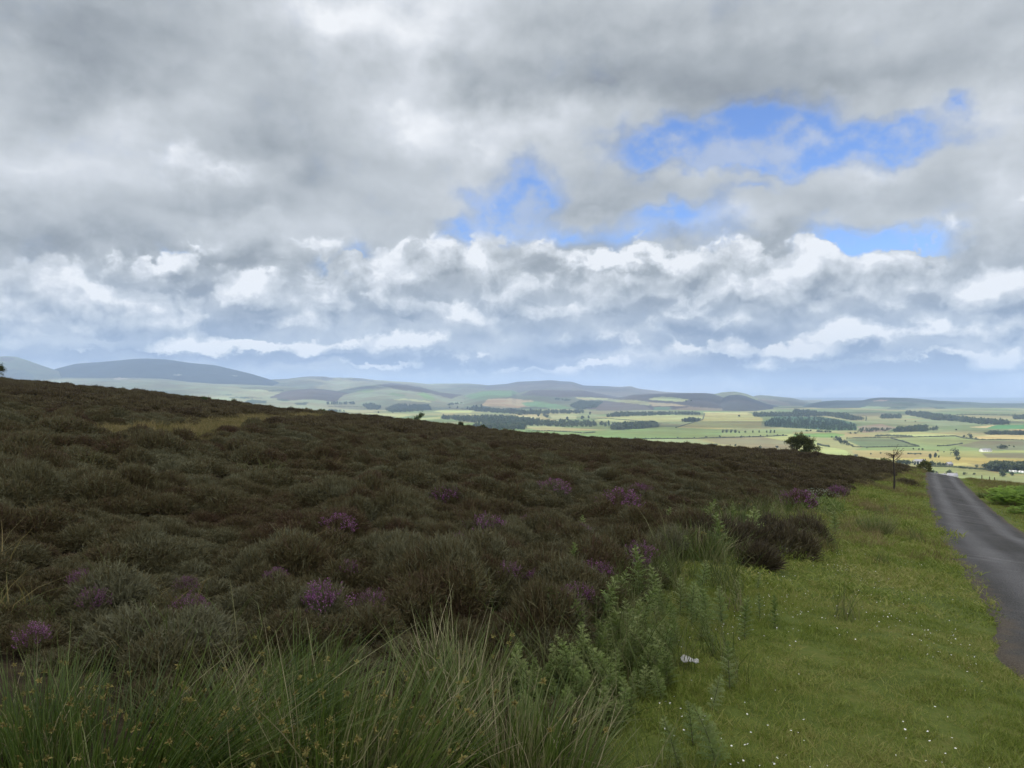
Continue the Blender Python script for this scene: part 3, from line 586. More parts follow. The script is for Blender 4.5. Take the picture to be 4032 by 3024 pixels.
# ------------------------------------------------------------------ scattering (for what nobody could count)
def scatter(name, pts, rots, scls, idx, variants, label=None, cat=None):
    """one object carrying many small copies of the variant meshes"""
    n = len(pts); me = bpy.data.meshes.new(name); me.vertices.add(n); me.vertices.foreach_set('co', np.asarray(pts, np.float32).ravel())
    for an, ty, arr, key in (('rot', 'FLOAT_VECTOR', rots, 'vector'), ('scl', 'FLOAT_VECTOR', scls, 'vector')):
        me.attributes.new(an, ty, 'POINT').data.foreach_set(key, np.asarray(arr, np.float32).ravel())
    me.attributes.new('vid', 'INT', 'POINT').data.foreach_set('value', np.asarray(idx, np.int32))
    o = bpy.data.objects.new(name, me); COL.objects.link(o)
    ng = bpy.data.node_groups.new(name, 'GeometryNodeTree')
    ng.interface.new_socket('Geometry', in_out='INPUT', socket_type='NodeSocketGeometry')
    ng.interface.new_socket('Geometry', in_out='OUTPUT', socket_type='NodeSocketGeometry')
    N = ng.nodes; L = ng.links; gi = N.new('NodeGroupInput'); go = N.new('NodeGroupOutput')
    iop = N.new('GeometryNodeInstanceOnPoints'); iop.inputs['Pick Instance'].default_value = True
    L.new(gi.outputs[0], iop.inputs['Points'])
    join = N.new('GeometryNodeJoinGeometry')
    for v in reversed(variants):          # a multi-input joins last-linked first
        oi = N.new('GeometryNodeObjectInfo'); oi.inputs['Object'].default_value = v; oi.inputs['As Instance'].default_value = True
        L.new(oi.outputs['Geometry'], join.inputs[0])
    L.new(join.outputs[0], iop.inputs['Instance'])
    def attr(nm, ty):
        a = N.new('GeometryNodeInputNamedAttribute'); a.data_type = ty; a.inputs[0].default_value = nm; return a.outputs[0]
    L.new(attr('vid', 'INT'), iop.inputs['Instance Index'])
    er = N.new('FunctionNodeEulerToRotation'); L.new(attr('rot', 'FLOAT_VECTOR'), er.inputs[0]); L.new(er.outputs[0], iop.inputs['Rotation'])
    L.new(attr('scl', 'FLOAT_VECTOR'), iop.inputs['Scale']); L.new(iop.outputs[0], go.inputs[0])
    md = o.modifiers.new('scatter', 'NODES'); md.node_group = ng
    tag(o, label, cat, kind='stuff'); return o
# ------------------------------------------------------------------ blades, tubes
def blades(base, dirs, length, width, bend, segs=2, tint=None, taper=1.0, side=None, mid=0.0):
    """thin leaves as tapered ribbons -> V, F, tint"""
    n = len(base); base = np.asarray(base, float); dirs = np.asarray(dirs, float); dirs = dirs / np.linalg.norm(dirs, axis=1, keepdims=True)
    if side is None:
        side = np.cross(dirs, rng.normal(size=(n, 3)))
    side = side / (np.linalg.norm(side, axis=1, keepdims=True) + 1e-9)
    length = np.broadcast_to(length, (n,)); width = np.broadcast_to(width, (n,)); bend = np.broadcast_to(bend, (n, 3))
    Vs = []
    for k in range(segs + 1):
        t = k / segs; w_ = width * (1 - t ** 1.6 * taper) * (1 + mid * math.sin(PI * t)) * 0.5
        c = base + dirs * (length * t)[:, None] + bend * (length * t * t)[:, None]
        Vs.append(c - side * w_[:, None]); Vs.append(c + side * w_[:, None])
    V = np.stack(Vs, 1).reshape(-1, 3); m = 2 * (segs + 1)
    o = np.arange(n)[:, None] * m; Fs = [o + np.array([2 * k, 2 * k + 1, 2 * k + 3, 2 * k + 2])[None] for k in range(segs)]
    tint = rng.random(n) if tint is None else np.broadcast_to(tint, (n,))
    return V, np.concatenate(Fs), np.repeat(tint, m)
def tube(path, radii, sides=6):
    path = np.asarray(path, float); n = len(path); Vs = []
    for i in range(n):
        d = path[min(i + 1, n - 1)] - path[max(i - 1, 0)]; d /= np.linalg.norm(d) + 1e-9
        a = np.cross(d, [0.31, 0.77, 0.2]); a /= np.linalg.norm(a); b_ = np.cross(d, a)
        th = np.arange(sides) * 2 * PI / sides
        Vs.append(path[i] + radii[i] * (np.cos(th)[:, None] * a + np.sin(th)[:, None] * b_))
    V = np.concatenate(Vs); i = (np.arange(n - 1)[:, None] * sides + np.arange(sides)[None]).ravel(); j = (np.arange(n - 1)[:, None] * sides + (np.arange(sides)[None] + 1) % sides).ravel()
    return V, np.stack([i, j, j + sides, i + sides], 1)
class Shape:
    """collects shapes for one mesh"""
    def __init__(s): s.V = []; s.F = {}; s.T = []; s.n = 0
    def add(s, V, F, tint=None):
        F = np.asarray(F); s.F.setdefault(F.shape[1], []).append(F + s.n); s.V.append(np.asarray(V, float)); s.n += len(V)
        s.T.append(np.full(len(V), 0.5) if tint is None else np.broadcast_to(tint, (len(V),))); return s
    def build(s, name, mat, parent=None, smooth=False, link=True, second=None):
        # second = (material, number of vertices that keep the first one)
        Fs = [np.concatenate(f) for f in s.F.values()]; fm_ = None; ms = None
        if second: fm_ = np.concatenate([(f[:, 0] >= second[1]).astype(int) for f in Fs]); ms = [mat, second[0]]
        return npmesh(name, np.concatenate(s.V), Fs, mat, parent, smooth, {'tint': ('FLOAT', np.concatenate(s.T))}, link, fm_, ms)
def box(x0, x1, y0, y1, z0, z1):
    V = [(x, y, z) for z in (z0, z1) for y in (y0, y1) for x in (x0, x1)]
    return np.array(V, float), np.array([(0, 2, 3, 1), (4, 5, 7, 6), (0, 1, 5, 4), (2, 6, 7, 3), (0, 4, 6, 2), (1, 3, 7, 5)])
def sph_dirs(n, up=-0.2):
    d = rng.normal(size=(int(n * 4) + 20, 3)); d /= np.linalg.norm(d, axis=1, keepdims=True); d = d[d[:, 2] > up]; return d[:n]
# ------------------------------------------------------------------ plant materials
M_heath = leafy('heather_leaf', (.062,.036,.021), (.080,.070,.028), (.130,.132,.078), 0.15, 0.55)
M_heath_far = leafy('heather_leaf_distant', (.050,.036,.021), (.076,.061,.028), (.098,.088,.042), 0.12, 0.16)
M_grass = leafy('turf_blade', (.104,.148,.020), (.176,.222,.038), (.275,.262,.088), 0.30, 0.8)
M_tall = leafy('long_grass_blade', (.052,.078,.016), (.095,.118,.034), (.200,.180,.095), 0.25, 1.6)
M_tawny = leafy('tawny_grass_blade', (.095,.092,.028), (.160,.135,.050), (.230,.185,.085), 0.25, 0.5)
M_rush = leafy('rush_stem', (.026,.050,.006), (.072,.112,.014), (.250,.220,.125), 0.15, 3.0, 0.5, 0.35)
M_rushhead = leafy('rush_seed', (.15,.12,.035), (.25,.22,.07), None, 0.1, 9.0)
M_thistle = leafy('thistle_leaf', (.088,.138,.032), (.150,.205,.055), (.215,.250,.098), 0.25, 2.5)
M_thstem = plain('thistle_stem', (.085,.080,.045))
M_bud = plain('thistle_bud', (.13,.12,.10)); M_purple = leafy('bell_heather_flower', (.11,.030,.105), (.20,.060,.19), (.31,.135,.29), 0.15, 6.0)
M_pale = leafy('pale_leaf', (.12,.14,.095), (.20,.22,.16), (.32,.33,.27), 0.2, 3.0)
M_bracken = leafy('bracken_frond', (.10,.19,.016), (.19,.32,.03), (.28,.40,.06), 0.3, 1.0)
# ------------------------------------------------------------------ prototypes
def heather_bush(r, h, n, lw, ll, twigs, mat, name='heather_sprig'):
    mb = Shape(); d = sph_dirs(n, 0.02); rad = rng.random(len(d)) ** 0.16
    lump = 1 + 0.22 * fbm(d[:, 0] * 2.2 + rng.random() * 50, d[:, 1] * 2.2, 2)
    base = d * np.array([r, r, h]) * (rad * 0.90 * lump)[:, None]
    dirs = d * 0.95 + np.array([0, 0, 0.50]) + rng.normal(size=d.shape) * 0.45
    ln = ll * (0.7 + 0.6 * rng.random(len(d))); tint = np.clip(rng.normal(0.5, 0.22, len(d)), 0, 1)
    mb.add(*blades(base, dirs, ln, lw, rng.normal(size=d.shape) * 0.2, 2, tint, 0.7))
    u = dirs / np.linalg.norm(dirs, axis=1, keepdims=True)
    for k in range(twigs):
        b_ = base + u * (ln * (0.25 + 0.5 * rng.random(len(d))))[:, None]
        mb.add(*blades(b_, u + rng.normal(size=d.shape) * 0.55, ln * 0.45, lw * 0.7, 0.0, 1, tint, 0.6))
    return mb.build(name, mat, link=False)
H_near = [heather_bush(.20, .18, 900, .0060, .058, 3, M_heath) for k in range(5)]
H_mid = [heather_bush(.25, .18, 700, .0100, .056, 2, M_heath) for k in range(5)]
H_far = [heather_bush(.40, .21, 480, .024, .080, 1, M_heath_far) for k in range(4)]
def tuft(r, n, h, wd, lean, mat, segs=2, name='grass_tuft', droop=0.35):
    a = rng.random(n) * 2 * PI; q = np.sqrt(rng.random(n)) * r
    base = np.stack([np.cos(a) * q, np.sin(a) * q, np.full(n, -0.01)], 1)
    dirs = np.stack([rng.normal(0, lean, n), rng.normal(0, lean, n), np.ones(n)], 1)
    be = np.stack([rng.normal(0, droop, n), rng.normal(0, droop, n), -np.abs(rng.normal(0, droop * .6, n))], 1)
    return Shape().add(*blades(base, dirs, h * (0.5 + rng.random(n)), wd * (0.7 + 0.6 * rng.random(n)), be, segs, None, 0.9)).build(name, mat, link=False)
G_near = [tuft(.13, 120, .040, .0040, .50, M_grass) for k in range(4)]
G_mid = [tuft(.30, 150, .060, .010, .5, M_grass) for k in range(3)]
G_far = [tuft(.60, 130, .10, .024, .45, M_grass) for k in range(3)]
T_near = [tuft(.12, 46, .34, .0050, .22, M_tall, 3) for k in range(4)]
T_far = [tuft(.45, 90, .34, .016, .28, M_tawny, 3) for k in range(3)]
TW = [tuft(.20, 60, .22, .0060, .3, M_tawny, 3) for k in range(3)]
# ------------------------------------------------------------------ where they grow
def wedge(r0, r1, n, half=45):
    r = np.sqrt(r0 ** 2 + (r1 ** 2 - r0 ** 2) * rng.random(n)); a = R(half) * (2 * rng.random(n) - 1); return np.sin(a) * r, np.cos(a) * r
def rots(n, tilt=0.10): return np.stack([rng.normal(0, tilt, n), rng.normal(0, tilt, n), rng.random(n) * 2 * PI], 1)
def hummock(x, y): return 0.58 + 1.15 * fbm(x * 1.6, y * 1.6, 3, 0.62) + 0.5 * fbm(x * .3, y * .3, 2)
def on_road(x, y, m=0.1): u = x - road_left(y); return (u > -m) & (u < ROAD_W + m)
def gather(specs, keep, hum, scale):
    P_, Rr_, S_, I_ = [], [], [], []
    for (r0, r1, dens, k0, nk, s0) in specs:
        n = int(0.5 * R(90) * (r1 ** 2 - r0 ** 2) * dens); x, y = wedge(r0, r1, n)
        m = keep(x, y); x, y = x[m], y[m]; n = len(x)
        hh = np.clip(hummock(x, y), 0.28, 1.15) if hum else np.ones(n) * .6
        s = s0 * scale(hh, n); dz = (0.14 * hh - 0.06) if hum else 0
        P_.append(np.stack([x, y, moor(x, y) + dz], 1)); Rr_.append(rots(n))
        S_.append(np.stack([s * (0.9 + .3 * rng.random(n)), s * (0.9 + .3 * rng.random(n)), s * ((0.50 + 0.65 * hh) * rng.uniform(.75, 1.3, n) if hum else 1.0)], 1)); I_.append(k0 + rng.integers(0, nk, n))
    return np.concatenate(P_), np.concatenate(Rr_), np.concatenate(S_), np.concatenate(I_)
NEARCLEAR = [on_moor(*p) for p in ((60,752),(150,756),(240,752),(330,752),(420,748),(500,756))]
def heath_keep(x, y):
    g = grassness(x, y); st = streakness(x, y)
    # the rushes at the front stand in open grass, not heather
    fr = y < 3.75 + 0.20 * np.sin(x * 1.7) + 0.20 * fbm(x, y * 0 + 2, 2)
    hollow = fbm(x * 0.9 + 31, y * 0.9, 2) > 0.62
    return (g < 0.35) & (st < 0.55) & ~fr & ~(hollow & (y < 30) & (y > 9)) & ~on_road(x, y, 1.2) & (y < 150)
def right_heath(x, y): return (x > road_left(y) + ROAD_W + 5.5) & (y > 52)
hk = lambda x, y: heath_keep(x, y) & ((x < road_left(y)) | right_heath(x, y))
Pn = gather([(3.0, 12, 27, 0, 5, 0.95), (12, 34, 16, 5, 5, 0.95), (34, 75, 6.2, 10, 4, 0.90), (75, 130, 3.0, 10, 4, 1.1)], hk, True, lambda h, n: (0.70 + 0.5 * h) * (0.8 + 0.4 * rng.random(n)))
scatter('heather', *Pn, H_near + H_mid + H_far, 'low brown and olive heather covering the moor', 'heather')
gk = lambda x, y: (grassness(x, y) > 0.30) & ~on_road(x, y, 0.02 + 0.012 * np.maximum(y, 0))
Pn = gather([(2.6, 8.5, 75, 0, 4, 1.0), (8.5, 24, 15, 4, 3, 1.0), (24, 110, 3.2, 7, 3, 1.0)], gk, False, lambda h, n: 0.7 + 0.6 * rng.random(n))
tall_k = 0.6 + 0.8 * np.clip(fbm(Pn[0][:, 0] * .9, Pn[0][:, 1] * .9, 3) + 0.4, 0, 1.4); Pn[2][:, 2] *= tall_k
scatter('grass', *Pn, G_near + G_mid + G_far, 'short green turf of the roadside verge', 'grass')
# longer grass: along the heather edge, under the rushes, in the worn streaks, and tawny towards the crest
def edge_band(x, y): e = x - edge_x(y); return np.exp(-((e - 0.1) / (0.34 + 0.035 * y)) ** 2)
def lk(x, y):
    p = 0.75 * edge_band(x, y) * np.clip(y / 9, .35, 1) + ((y < 4.6) & (x < edge_x(y) - 0.15)) * 0.16 + 0.008 * (grassness(x, y) > .5) + 0.012
    return (rng.random(len(x)) < p) & ~on_road(x, y, 0.5) & (x < road_left(y))
def lk2(x, y):
    e = x - edge_x(y); wid = np.maximum(road_left(y) - edge_x(y), 0.5); f = e / wid
    p = np.clip((y - 10) / 24, 0, 1) * ((f > -0.15) & (f < 0.93)) * np.clip(1.1 - f * 0.75, 0.15, 1) * np.clip(0.55 + 2 * fbm(x * .35, y * .25, 3), 0, 1) + streakness(x, y) * 0.9
    p = np.maximum(p, ((x > road_left(y) + ROAD_W + 1.2) & (grassness(x, y) > .2)) * 0.55)
    return (rng.random(len(x)) < p) & ~on_road(x, y, 0.25)
A_ = gather([(2.8, 9, 26, 0, 4, 1.0), (9, 26, 5, 0, 4, 1.25)], lk, False, lambda h, n: 0.5 + 0.8 * rng.random(n))
B_ = gather([(12, 40, 8.0, 4, 3, 0.55), (40, 130, 6.5, 4, 3, 0.70)], lk2, False, lambda h, n: 0.5 + 0.8 * rng.random(n))
Cc = gather([(4, 22, 0.7, 7, 3, 0.9)], lambda x, y: heath_keep(x, y) & (fbm(x * .5 + 3, y * .5, 2) > -0.1), True, lambda h, n: 0.8 + 0.6 * rng.random(n))
scatter('long_grass', *[np.concatenate(q) for q in zip(A_, B_, Cc)], T_near + T_far + TW, 'longer green and tawny grass along the heather edge', 'grass')
# daisies
dm = Shape(); th = np.arange(8) * PI / 4
dm.add(np.concatenate([np.stack([np.cos(th), np.sin(th), 0.18 * np.cos(4 * th)], 1) * .0047 + [0, 0, .045], [[0, 0, .047]]]), [(8, k, (k + 1) % 8) for k in range(8)])
M_white = plain('daisy_petal', (.72, .72, .68), 0.6, 0.1)
daisy = dm.build('daisy', M_white, link=False)
x, y = wedge(3.0, 19, 30000, 36); cl_ = fbm(x * 1.1, y * 0.8 + 9, 3)
inlawn = (x > edge_x(y) + 0.5) & (x < road_left(y) - 0.35); p = np.clip((cl_ + 0.12) * 0.9, 0.015, 0.6) * np.clip(1.25 - y / 19, 0.1, 1)
m = inlawn & (rng.random(len(x)) < p * 0.85); x, y = x[m], y[m]; n = len(x)
s = 0.6 + 0.8 * rng.random(n)
scatter('daisies', np.stack([x, y, moor(x, y)], 1), rots(n, 0.35), np.stack([s, s, 0.7 + 0.5 * rng.random(n)], 1), np.zeros(n), [daisy], 'tiny white daisies dotted over the verge turf', 'daisies')
# ------------------------------------------------------------------ rushes, thistles, bell heather
def at(px, py): return on_moor(px, py)
def rush_mesh(n, h, r, lean, seed_n):
    a = rng.random(n) * 2 * PI; q = np.sqrt(rng.random(n)) * r
    base = np.stack([np.cos(a) * q, np.sin(a) * q, np.full(n, -.02)], 1)
    out = base * np.array([1, 1, 0]) / r
    dirs = out * 0.42 + np.array([lean[0], lean[1], 1.0]) + rng.normal(0, .13, (n, 3)) * [1, 1, .2]
    ln = h * (0.45 + 0.65 * rng.random(n)); wd = .0054 * (0.8 + .6 * rng.random(n))
    dry = rng.random(n) < 0.09; tint = np.where(dry, .95 + .3 * rng.random(n), rng.normal(.33, .2, n).clip(-.2, .8))
    be = out * 0.10 + np.array([lean[0] * .55, lean[1] * .55, -.05]) + rng.normal(0, .10, (n, 3)) + np.where(dry[:, None], rng.normal(0, .30, (n, 3)) - [0, 0, .25], 0)
    st = Shape().add(*blades(base, dirs, ln, wd, be, 4, tint, .75))
    u = dirs / np.linalg.norm(dirs, axis=1, keepdims=True); n1_ = st.n; hd = st
    k = rng.choice(n, seed_n, replace=False); t = 0.62 + .25 * rng.random(seed_n)
    c = base[k] + u[k] * (ln[k] * t)[:, None] + be[k] * (ln[k] * t * t)[:, None]
    for j in range(seed_n):
        m = 22; d = rng.normal(size=(m, 3)) + u[k[j]] * .6
        hd.add(*blades(np.repeat(c[j][None], m, 0), d, (.008 + .013 * rng.random(m)), .0055, 0.0, 1, .2 + .7 * rng.random(), .3))
    return st, n1_
def make_rush(n, h, r, lean, sn, label, group=None):
    st, n1_ = rush_mesh(n, h, r, lean, sn); root = empty('rush_clump', (0, 0, 0), label, 'rushes', group)
    st.build('stems', M_rush, root, second=(M_rushhead, n1_)); return root
RUSH = [make_rush(780, .50, .36, (.10, 0), 90, 'wide dense rush clump with brown seed heads in the bottom left corner'),
        make_rush(600, .52, .26, (.55, .05), 45, 'rush clump bent strongly over to the right with dry pale stems across it'),
        make_rush(780, .56, .33, (.14, .05), 80, 'tall dark rush clump at the bottom between the bent one and the tawny one'),
        make_rush(420, .56, .20, (-.05, .1), 14, 'upright rush clump standing behind the tall dark one, against the heather'),
        make_rush(480, .38, .20, (.12, 0), 10, 'small tawny rush clump at the bottom edge beside the verge turf')]
def put(o, px, py, rz=0.0, sc=1.0, dz=0.0):
    p = at(px, py); o.location = (p.x, p.y, p.z + dz); o.rotation_euler = (0, 0, rz); o.scale = (sc, sc, sc); return o
put(RUSH[0], 95, 808, .2, .92); put(RUSH[1], 205, 772, 0, 1.0); put(RUSH[2], 365, 790, .1, 1.0); put(RUSH[3], 455, 712, 0, .95); put(RUSH[4], 548, 790, .4, 1.0)
M_tw = M_rush
def more_rush(src, px, py, rz, sc, label):
    c = copy_tree(src); c['label'] = label; put(c, px, py, rz, sc); return c
more_rush(RUSH[2], 20, 760, 2.1, .72, 'rush clump half cut by the left edge behind the corner clump')
more_rush(RUSH[0], 285, 778, 1.2, .9, 'low rush clump filling the gap between the bent and the tall dark clumps')
more_rush(RUSH[3], 300, 712, 3.0, .8, 'thin upright rush clump below the purple flower cluster, in front of the grey heather')
more_rush(RUSH[4], 498, 775, 1.5, 1.15, 'greenish rush clump between the tall dark clump and the tawny one')
more_rush(RUSH[2], 876, 534, .8, 1.0, 'single round rush clump on the verge, close to the road')
more_rush(RUSH[3], 729, 541, 1.0, 1.25, 'dark rush clump at the heather edge left of the low brown bushes')
more_rush(RUSH[4], 782, 512, 2.0, 1.2, 'pale rush clump behind the low brown bushes at the heather edge')
more_rush(RUSH[4], 700, 560, 1.0, 1.2, 'rush clump among the thistles beside the grey boulder')

def thistle_parts(h, nleaf, seed):
    r_ = np.random.default_rng(seed); bendx, bendy = r_.normal(0, .06, 2) * h
    zs = np.linspace(0, 1, 7); path = np.stack([bendx * zs ** 2, bendy * zs ** 2, h * zs - .02], 1)
    st = Shape().add(*tube(path, .0045 * (1 - .6 * zs), 5)); lf = Shape(); bd = Shape()
    def leaf(p, ang, up, L, tint):
        # a wavy, lobed, spiny leaf: a midrib with pairs of pointed lobes
        d = np.array([math.cos(ang), math.sin(ang), up]); d /= np.linalg.norm(d); s = np.array([-math.sin(ang), math.cos(ang), 0]); nrm = np.cross(s, d)
        m = 6; mid = [p + d * L * k / m - np.array([0, 0, L * .28 * (k / m) ** 2]) + nrm * 0 for k in range(m + 1)]
        V = []; F = []
        for k in range(m + 1):
            wv = .012 * (1 - k / m) + .003; V += [mid[k] - s * wv, mid[k] + s * wv]
            if k: F.append((2 * k - 2, 2 * k - 1, 2 * k + 1, 2 * k))
        lf.add(np.array(V), F, tint)
        for k in range(1, m):
            for sg in (-1, 1):
                wl = L * .30 * math.sin(PI * (k + .6) / (m + 1)) * (.8 + .4 * r_.random()); b0_ = mid[k] + s * sg * .006
                tip = b0_ + s * sg * wl + d * wl * .45 + nrm * wl * (.35 * (1 if k % 2 else -.4))
                lf.add(np.array([b0_ - d * L * .06, b0_ + d * L * .07, tip]), [(0, 1, 2)], tint)
    for k in range(nleaf):
        t = .10 + .88 * k / nleaf; i = t * 6; j = int(i); p = path[j] + (path[min(j + 1, 6)] - path[j]) * (i - j)
        L = h * (.21 * math.sin(PI * min(1, .22 + t * .72)) + .06) * (.85 + .3 * r_.random())
        leaf(p, k * 2.4 + r_.normal(0, .3), .35 + .75 * t, L, np.clip(r_.normal(.40 + .35 * t, .12), 0, 1))
    for k in range(7):
        c = path[-1] + r_.normal(0, .007, 3) + [0, 0, .012]; d = sph_dirs(12, -1)
        bd.add(*blades(np.repeat(c[None], len(d), 0), d + [0, 0, .5], .012, .008, 0.0, 1, .7, .2))
    return st, lf, bd
def make_thistle(h, nleaf, seed, label, group):
    root = empty('thistle', (0, 0, 0), label, 'thistle', group); a, b_, c = thistle_parts(h, nleaf, seed)
    a.build('stem', M_thstem, root); b_.build('leaves', M_thistle, root); c.build('flower_head', M_thistle, root); return root
GT = 'creeping thistles along the heather edge'
LT = ['pale green thistle in the dense thistle patch right of the rushes', 'slender thistle standing singly in the verge turf', 'pale thistle rising out of the heather beside purple flowers', 'small thistle by the low brown bushes far along the heather edge']
TH = [make_thistle(h, n, s, LT[0], GT) for h, n, s in ((.50, 38, 1), (.42, 34, 2), (.58, 42, 3), (.36, 28, 4))]
TP = []
for (px, py) in [(546,700),(560,722),(575,690),(590,712),(602,735),(610,690),(617,668),(628,700),(635,655),(640,680),(648,722),(655,640),(662,700),(668,665),(676,640),(684,690),(600,655),(585,660),(566,668),(530,720),(515,700),(538,742),(560,752),(574,735),(612,655),(622,640),(650,760),(676,720),(700,640),(660,620),(680,615),(642,628),(628,622),(700,615),(555,690),(595,680),(607,712),(620,730),(632,672),(645,700),(657,672),(670,690),(583,710),(566,705),(540,715),(525,690),(605,640),(655,655),(640,640),(590,700),(615,700),(673,650),(692,628),(550,730),(634,715)]:
    for e in ((0, 0), (rng.normal(0, 16), rng.normal(0, 12)), (rng.normal(-6, 20), rng.normal(-4, 14))):
        if py + e[1] < 738 and not (abs(px + e[0] - 689) < 19 and 645 < py + e[1] < 740) and not (px + e[0] > 640 and py + e[1] > 700): TP.append((px + e[0], py + e[1], 0, .30 + .36 * rng.random()))
for (px, py) in [(680,770),(693,745),(716,655),(730,690),(722,625),(745,640),(735,605),(760,620),(712,710),(757,590),(700,600),(775,628),(716,768)]: TP.append((px, py, 1, .38 + .40 * rng.random()))
for (px, py) in [(573,590),(598,632),(668,528),(560,655),(581,540),(640,600)]: TP.append((px, py, 2, .72 + .25 * rng.random()))
for (px, py) in [(720,560),(742,548),(786,535),(795,548),(770,520),(690,560),(702,548),(836,535),(800,540),(755,548),(888,515),(812,535),(734,528)]: TP.append((px, py, 3, .85 + .4 * rng.random()))
first = True
for k, (px, py, li, sc) in enumerate(TP):
    src = TH[k] if k < 4 else TH[int(rng.integers(0, 4))]
    o = src if k < 4 else copy_tree(src)
    o['label'] = LT[li]; o['group'] = GT + (', ' + ('in the patch', 'single on the turf', 'in the heather', 'by the brown bushes')[li])
    put(o, px, py, rng.random() * 6.28, sc); o.rotation_euler = (rng.normal(0, .17), rng.normal(0, .17), rng.random() * 6.28)

def make_bell(seed):
    root = empty('bell_heather', (0, 0, 0), 'x', 'bell heather')
    n = 230; d = sph_dirs(n, .05); base = d * [.20, .20, .20]; dirs = d * .6 + [0, 0, .7] + rng.normal(0, .2, d.shape); ln = .10 + .10 * rng.random(len(d))
    mb = Shape().add(*blades(base, dirs, ln, .007, 0.0, 2, None, .6))
    u = dirs / np.linalg.norm(dirs, axis=1, keepdims=True)
    for k in range(3): mb.add(*blades(base + u * (ln * (.2 + .5 * rng.random(len(d))))[:, None], u + rng.normal(0, .5, d.shape), ln * .4, .005, 0.0, 1, None, .5))
    mb.build('foliage', M_heath, root)
    fl = Shape(); sel = np.nonzero(fbm(d[:, 0] * 2.5 + seed, d[:, 1] * 2.5, 2) + .30 * d[:, 2] > .10)[0]
    for i in sel:
        m = 9; t = .40 + .65 * rng.random(m); c = base[i] + u[i] * (ln[i] * t)[:, None] + rng.normal(0, .006, (m, 3))
        fl.add(*blades(c, rng.normal(size=(m, 3)) + [0, 0, -.3], .013, .009, 0.0, 1, np.clip(rng.normal(.5, .25), 0, 1), .3))
    fl.build('flowers', M_purple, root); return root
BH = [make_bell(s) for s in (1, 5, 9)]
BELLS = [(30,652,.72,'leftmost purple flower cluster at the left edge above the rushes'),(92,612,.75,'purple flowers by a dark gap, second cluster from the left edge'),(82,592,.7,'small faint purple cluster just above the second one from the left'),
 (190,618,.8,'lower of two purple clusters beside the dark hollow'),(186,598,.65,'upper of two purple clusters beside the dark hollow'),(326,604,1.25,'largest round purple cluster just behind the rush tops, left of centre'),
 (347,580,.75,'purple cluster just above and right of the largest round one'),(276,588,.65,'small purple cluster up and left of the largest round one'),(372,612,.8,'dim purple cluster down and right of the largest round one'),
 (338,530,1.2,'purple band on a heather mound up the slope, left of centre'),(397,560,.6,'tiny purple cluster alone in the middle of the heather'),(485,534,1.25,'broad purple crest on a rounded mound at the centre'),(458,548,.8,'pinkish purple cluster at the left foot of the central mound'),
 (532,532,1.1,'compact purple cluster right of the central mound'),(508,582,1.0,'tall trailing purple cluster above the thistle patch'),(460,565,.7,'small purple cluster below the central mound'),(534,588,.7,'faint purple cluster between the trailing one and the thistles'),
 (597,580,1.15,'purple streak beside a tall pale thistle'),(640,560,1.0,'bright purple cluster at the verge end of the heather'),(577,605,1.0,'purple cluster among the uppermost thistles'),(642,572,.7,'purple cluster just under the bright one at the verge end'),
 (447,502,1.3,'distant purple patch high on the slope, above the central mound'),(553,492,1.3,'distant purple patch, second from the right on the slope crest'),(620,506,1.7,'distant wide purple patch on a mound right of centre'),(640,494,1.1,'distant purple speckle just above the wide purple patch'),
 (798,504,1.8,'distant purple patch behind the pale shrub'),(838,494,1.5,'farthest purple patch, near the verge below the bare tree'),(578,540,.9,'purple cluster between two thistle tops right of the centre')]
for k, (px, py, sc, lb) in enumerate(BELLS):
    o = BH[k] if k < 3 else copy_tree(BH[int(rng.integers(0, 3))]); o['label'] = lb; o['group'] = 'purple bell heather clusters'
    p_ = at(px, py); put(o, px, py + F_PX * .20 * sc / p_.y, rng.random() * 6.28, sc, .16); sc *= 1 + p_.y / 45; o.scale = (sc * (.44 if p_.y < 9 else .66), sc * (.40 if p_.y < 9 else .55), sc * (.42 if p_.y < 9 else .50))

# pale woolly shrub by the verge, low brown bushes, boulder, litter
root = put(empty('pale_shrub', (0, 0, 0), 'pale grey green leafy shrub with whitish tops at the edge of the verge', 'shrub'), 819, 514)
n = 420; a = rng.random(n) * 6.28; q = np.sqrt(rng.random(n)) * .75; base = np.stack([np.cos(a) * q, np.sin(a) * q * .8, .05 + .55 * rng.random(n) * (1 - q * .9)], 1)
ps = Shape().add(*blades(base, rng.normal(0, .6, (n, 3)) + [0, 0, .8], .16 + .1 * rng.random(n), .035, rng.normal(0, .3, (n, 3)), 2, None, .8)); n0_ = ps.n
n = 160; a = rng.random(n) * 6.28; q = np.sqrt(rng.random(n)) * .7; base = np.stack([np.cos(a) * q, np.sin(a) * q * .8, .70 - .45 * q ** 2 + .08 * rng.random(n)], 1)
ps.add(*blades(base, rng.normal(0, 1, (n, 3)) + [0, 0, .3], .032, .020, 0.0, 1, .55, .2)).build('leaves', M_thistle, root, second=(M_pale, n0_))
M_bush = leafy('brown_bush_leaf', (.034,.026,.016), (.060,.048,.025), (.085,.075,.036), .1, 2.0)
